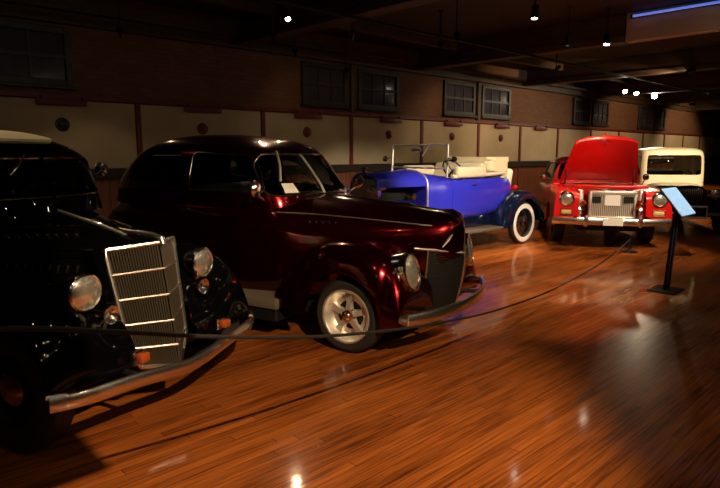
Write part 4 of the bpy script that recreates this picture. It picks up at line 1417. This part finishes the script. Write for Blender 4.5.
    bm = bmesh.new()
    for k in range(22):
        y = y0 + .06 + (y1 - y0 - .12) * k / 21
        box(bm, (rx - .015, y - .005, z0 + .03), (rx + .004, y + .005, z1 - .06))
    obj('radiator_fin', bm, M['alu'], rad, flat=True)
    bm = bmesh.new(); box(bm, (rx + .006, -.08, .71), (rx + .016, .17, .93), .004, 1); obj('shroud_plate', bm, M['paper'], rad)
    for (a, b) in ((-.28, -.14), (.22, .38)):
        bm = bmesh.new(); box(bm, (rx + .006, a, .76), (rx + .014, b, .87), .003, 1); obj('vent_box', bm, M['dark'], rad)
    # engine and bright fittings
    bm = bmesh.new(); box(bm, (-.42, -.20, .45), (.50, .20, .88), .04, 2)
    e = obj('engine', bm, M['dark'], P)
    for s in (-1, 1):
        bm = bmesh.new(); box(bm, (-.36, s * .24 - .07, .84), (.40, s * .24 + .07, .93), .03, 3); obj('valve_cover', bm, M['chrome'], e)
        bm = bmesh.new(); tube(bm, [(.55, s * .40, .70), (.66, s * .46, .62), (.70, s * .45, .52)], .03, 10); obj('hose', bm, M['dark'], e)
        bm = bmesh.new(); lathe(bm, [(.02, -.06), (.03, -.02), (.06, .03), (.085, .04), (.07, .035), (.02, .0)], axis_mtx((.76, s * .47, .74), (1, 0, 0)), 20); obj('horn', bm, M['chrome'], P)
        bm = bmesh.new(); box(bm, (.70, min(s * .455, s * .535), .50), (.725, max(s * .455, s * .535), .97), .01, 2); obj('radiator_side_panel', bm, M['alu'], P)
        bm = bmesh.new(); box(bm, (.40, s * .46 - .05, .80), (.56, s * .46 + .05, .97), .015, 2); obj('battery' if s > 0 else 'washer_tank', bm, M['paper'], P)
        bm = bmesh.new(); tube(bm, [(.70, s * .36, .47), (.72, s * .5, .58), (.72, s * .5, .70)], .014, 8); obj('brace_rod', bm, M['chrome'], P)
    bm = bmesh.new(); lathe(bm, [(0, .06), (.03, .055), (.19, .04), (.2, .02), (.2, -.03), (.15, -.05), (0, -.05)], axis_mtx((.02, 0, 1.0), (0, 0, 1)), 28); obj('air_cleaner', bm, M['chrome'], e)
    bm = curved_bar(lambda y: 1.02 - .12 * (abs(y) / .93) ** 3, .475, .935, .060, .030, 29); fb = obj('front_bumper', bm, M['bumper'], P)
    for y in (-.42, .42):
        bm = bmesh.new(); tube(bm, [(1.03, y, .40), (1.055, y, .48), (1.04, y, .58)], [.03, .04, .024], 10); obj('bumper_guard', bm, M['bumper'], fb)
    for y in (-.4, .4):
        bm = bmesh.new(); tube(bm, [(.8, y, .46), (1.0, y, .47)], .02, 6); obj('bumper_iron', bm, M['dark'], fb)
    bm = bmesh.new(); box(bm, (1.05, -.155, .415), (1.062, .155, .535), .004, 1); obj('number_plate', bm, M['paper'], P)['label'] = 'blank white front plate'
    bm = curved_bar(lambda y: -4.0 + .1 * (abs(y) / .93) ** 3, .48, .90, .055, .03, 21); obj('rear_bumper', bm, M['chrome'], P)
    obj('front_seat', seat_bm(-1.9, .72, .62, .5, .48), M['interior'], P)
    steering(P, -1.22, .36, 1.02)
red()

# ------------------------------------------------------------------ black car with cream cab
def cream():
    P = thing('coupe_car', 'black antique coupe with cream painted cab, parked behind the slanted blue panel', 'car', (13.62, 4.56, 0), R(-146))
    st = [(1.15, .93, .26, .70, .45, 2.6, 3), (.9, .945, .31, .72, .42, 2.6, 3), (.5, .96, .42, .74, .42, 2.8, 3), (.1, .975, .55, .76, .42, 3.2, 4), (-.15, .98, .62, .78, .42, 4, 4), (-.8, .98, .66, .78, .42, 5, 4), (-1.4, .96, .62, .76, .42, 4, 4), (-2.0, .86, .48, .70, .45, 3, 3), (-2.3, .70, .28, .62, .50, 2.4, 2.4)]
    bm = hull(st)
    dele = [f for f in bm.faces if f.calc_center_median().z > .9 and abs(f.calc_center_median().y) < .5 and -1.2 < f.calc_center_median().x < -.2]
    bmesh.ops.delete(bm, geom=dele, context='FACES')
    obj('body', bm, M['black'], P)
    lv = [(.90, .04, -1.45, .655, 7), (1.1, .03, -1.42, .655, 7), (1.4, .0, -1.36, .645, 7), (1.60, -.03, -1.28, .625, 6), (1.66, -.08, -1.22, .59, 5), (1.705, -.2, -1.1, .48, 4), (1.72, -.32, -.98, .36, 3)]
    cb = cabin(lv); cv = bvh_of(cb)
    ws = rpoly([(-.545, 1.135), (.545, 1.135), (.53, 1.555), (-.53, 1.555)], .06)
    sw = rpoly([(-.85, 1.12), (-.16, 1.12), (-.16, 1.54), (-.85, 1.54)], .06)
    rw = rpoly([(-.36, 1.22), (.36, 1.22), (.36, 1.50), (-.36, 1.50)], .06)
    c = cut_shell('cab', cb, [prism(bmesh.new(), ws, 'x', -.5, 1), prism(bmesh.new(), sw, 'y', -2, 2), prism(bmesh.new(), rw, 'x', -3, -.9)], M['cream'], P, .04)
    c['label'] = 'cream painted cab'
    glaze(P, cv, 'x', 1, ws, None, name='windshield')
    glaze(P, cv, 'x', -1, rw, None, name='rear_window')
    for s in (-1, 1):
        glaze(P, cv, 'y', s, sw, None, name='side_window')
        fst = [(1.42, .40, .34), (1.40, .52, .36), (1.30, .68, .38), (1.1, .80, .40), (.9, .82, .40), (.65, .74, .38), (.4, .54, .35), (.25, .38, .30), (.22, .34, .30)]
        bm = fender(fst, s, .32, .58, .78, .10, 2.4, arch=(.95, .35, .40))
        obj('front_fender', bm, M['black'], P)
        rst = [(-2.35, .40, .34), (-2.25, .60, .34), (-2.0, .78, .34), (-1.7, .84, .34), (-1.45, .78, .34), (-1.2, .55, .32), (-1.1, .36, .30)]
        bm = fender(rst, s, .42, .60, .78, .04, 2.4, arch=(-1.75, .35, .40))
        obj('rear_fender', bm, M['black'], P)
        bm = bmesh.new(); box(bm, (-1.12, min(s * .5, s * .77), .29), (.25, max(s * .5, s * .77), .34), .01, 1); obj('running_board', bm, M['dark'], P)
        wheel(P, .95, s * .74, .35, .15, .2, 'steel'); wheel(P, -1.75, s * .74, .35, .17, .2, 'steel')
        bullet_lamp(P, (1.18, s * .46, .80), .095, (1, 0, 0), .08)
    bm = bmesh.new(); box(bm, (1.13, -.25, .46), (1.17, .25, .90), .02, 2); g = obj('radiator', bm, M['mesh'], P)
    bm = bmesh.new(); tube(bm, [(1.16, y * .27, z) for y, z in ((-.9, .45), (-1, .7), (-.96, .88), (-.6, .935), (0, .95), (.6, .935), (.96, .88), (1, .7), (.9, .45))], .022, 8); obj('radiator_shell', bm, M['black'], g)
    bm = bmesh.new()
    for k in range(13): tube(bm, [(1.172, -.22 + .44 * k / 12, .47), (1.172, -.22 + .44 * k / 12, .90)], .005, 5)
    obj('grille_bar', bm, M['bars'], g)
    bm = curved_bar(lambda y: 1.55 - .08 * (y / .75) ** 2, .44, .75, .03, .014, 15); fb = obj('front_bumper', bm, M['bumper'], P)
    for y in (-.35, .35):
        bm = bmesh.new(); tube(bm, [(1.0, y, .42), (1.54, y, .44)], .016, 6); obj('bumper_iron', bm, M['dark'], fb)
    bm = bmesh.new(); box(bm, (1.575, -.18, .39), (1.585, .18, .57), .004, 1); pl = obj('number_plate', bm, M['dark'], P)
    bm = bmesh.new()
    tube(bm, [(1.588, -.195, .375), (1.588, .195, .375), (1.588, .195, .585), (1.588, -.195, .585)], .022, 4, True); obj('plate_frame', bm, M['paper'], pl)
    bm = bmesh.new(); box(bm, (-2.2, -.42, .34), (1.1, .42, .43), .01, 1); obj('chassis', bm, M['dark'], P)
    obj('front_seat', seat_bm(-.95, .72, .5, .45, .5), M['interior'], P)
    steering(P, -.42, .28, 1.08)
cream()

# ------------------------------------------------------------------ information stand
def stand():
    base = Vector((7.23, 2.40, 0))
    P = thing('information_stand', 'slim black twin post stand holding a slanted pale blue panel', 'sign', base, R(1.6))
    bm = bmesh.new(); box(bm, (-.19, -.15, 0), (.19, .15, .018), .006, 1); obj('base_plate', bm, M['dark'], P)
    for x in (-.05, .05):
        bm = bmesh.new(); box(bm, (x - .018, -.018, .016), (x + .018, .018, 1.03), .004, 1, Matrix(((1, 0, .07, 0), (0, 1, -.028, 0), (0, 0, 1, 0), (0, 0, 0, 1)))); obj('post', bm, M['dark'], P)
    # panel faces the aisle and slopes up towards the wall
    mt = Matrix.Translation((.075, -.03, 1.045)) @ Matrix.Rotation(R(51), 4, 'X')
    bm = bmesh.new(); box(bm, (-.26, -.20, -.014), (.26, .20, .0), .004, 1, mt); obj('panel_tray', bm, M['dark'], P)
    bm = bmesh.new(); box(bm, (-.25, -.19, .0005), (.25, .19, .008), .002, 1, mt); pn = obj('panel_face', bm, M['panel'], P); pn['label'] = 'pale blue printed face'
stand()

# ------------------------------------------------------------------ rope barrier
RP = [(-.05, 1.70, 1.20), (.34, 1.78, 1.13), (.65, 1.85, 1.04), (1.0, 1.92, .93), (1.78, 2.09, .72), (2.96, 2.35, .49), (4.03, 2.59, .335), (5.77, 2.98, .185), (7.65, 3.39, .13), (8.7, 3.62, .15), (9.62, 3.80, .21)]
s_ = [0]
for a, b in zip(RP[:-1], RP[1:]):
    s_.append(s_[-1] + (Vector(b) - Vector(a)).length)
q = np.linspace(0, s_[-1], 90)
cx, cy, cz = (pchip(s_, [p[i] for p in RP], q) for i in range(3))
bm = bmesh.new(); tube(bm, list(zip(cx, cy, cz)), .008, 8)
o = obj('barrier_rope', bm, mat('black_cord', (.012, .010, .010), .6, noise=(80, .3)))
tag(o, 'thin black rope sagging across the floor in front of the cars', 'rope')
def stanchion(loc, h, lab):
    P = thing('barrier_post', lab, 'post', (loc[0], loc[1], 0), 0, 'rope barrier posts')
    bm = bmesh.new(); lathe(bm, [(0, .0), (.13, .0), (.13, .012), (.10, .022), (.03, .035), (.018, .05), (0, .05)], Matrix.Identity(4), 28); obj('base', bm, M['dark'], P)
    bm = bmesh.new(); tube(bm, [(0, 0, .04), (0, 0, h)], .016, 12); lathe(bm, [(.016, 0), (.026, .01), (.024, .035), (0, .045)], Matrix.Translation((0, 0, h)), 16); obj('pole', bm, M['navy'], P)
stanchion((-.08, 1.695), 1.22, 'tall black rope post beside the black car, holding the raised rope end')
stanchion((9.645, 3.805), .24, 'short dark rope post on the floor before the red car bumper')
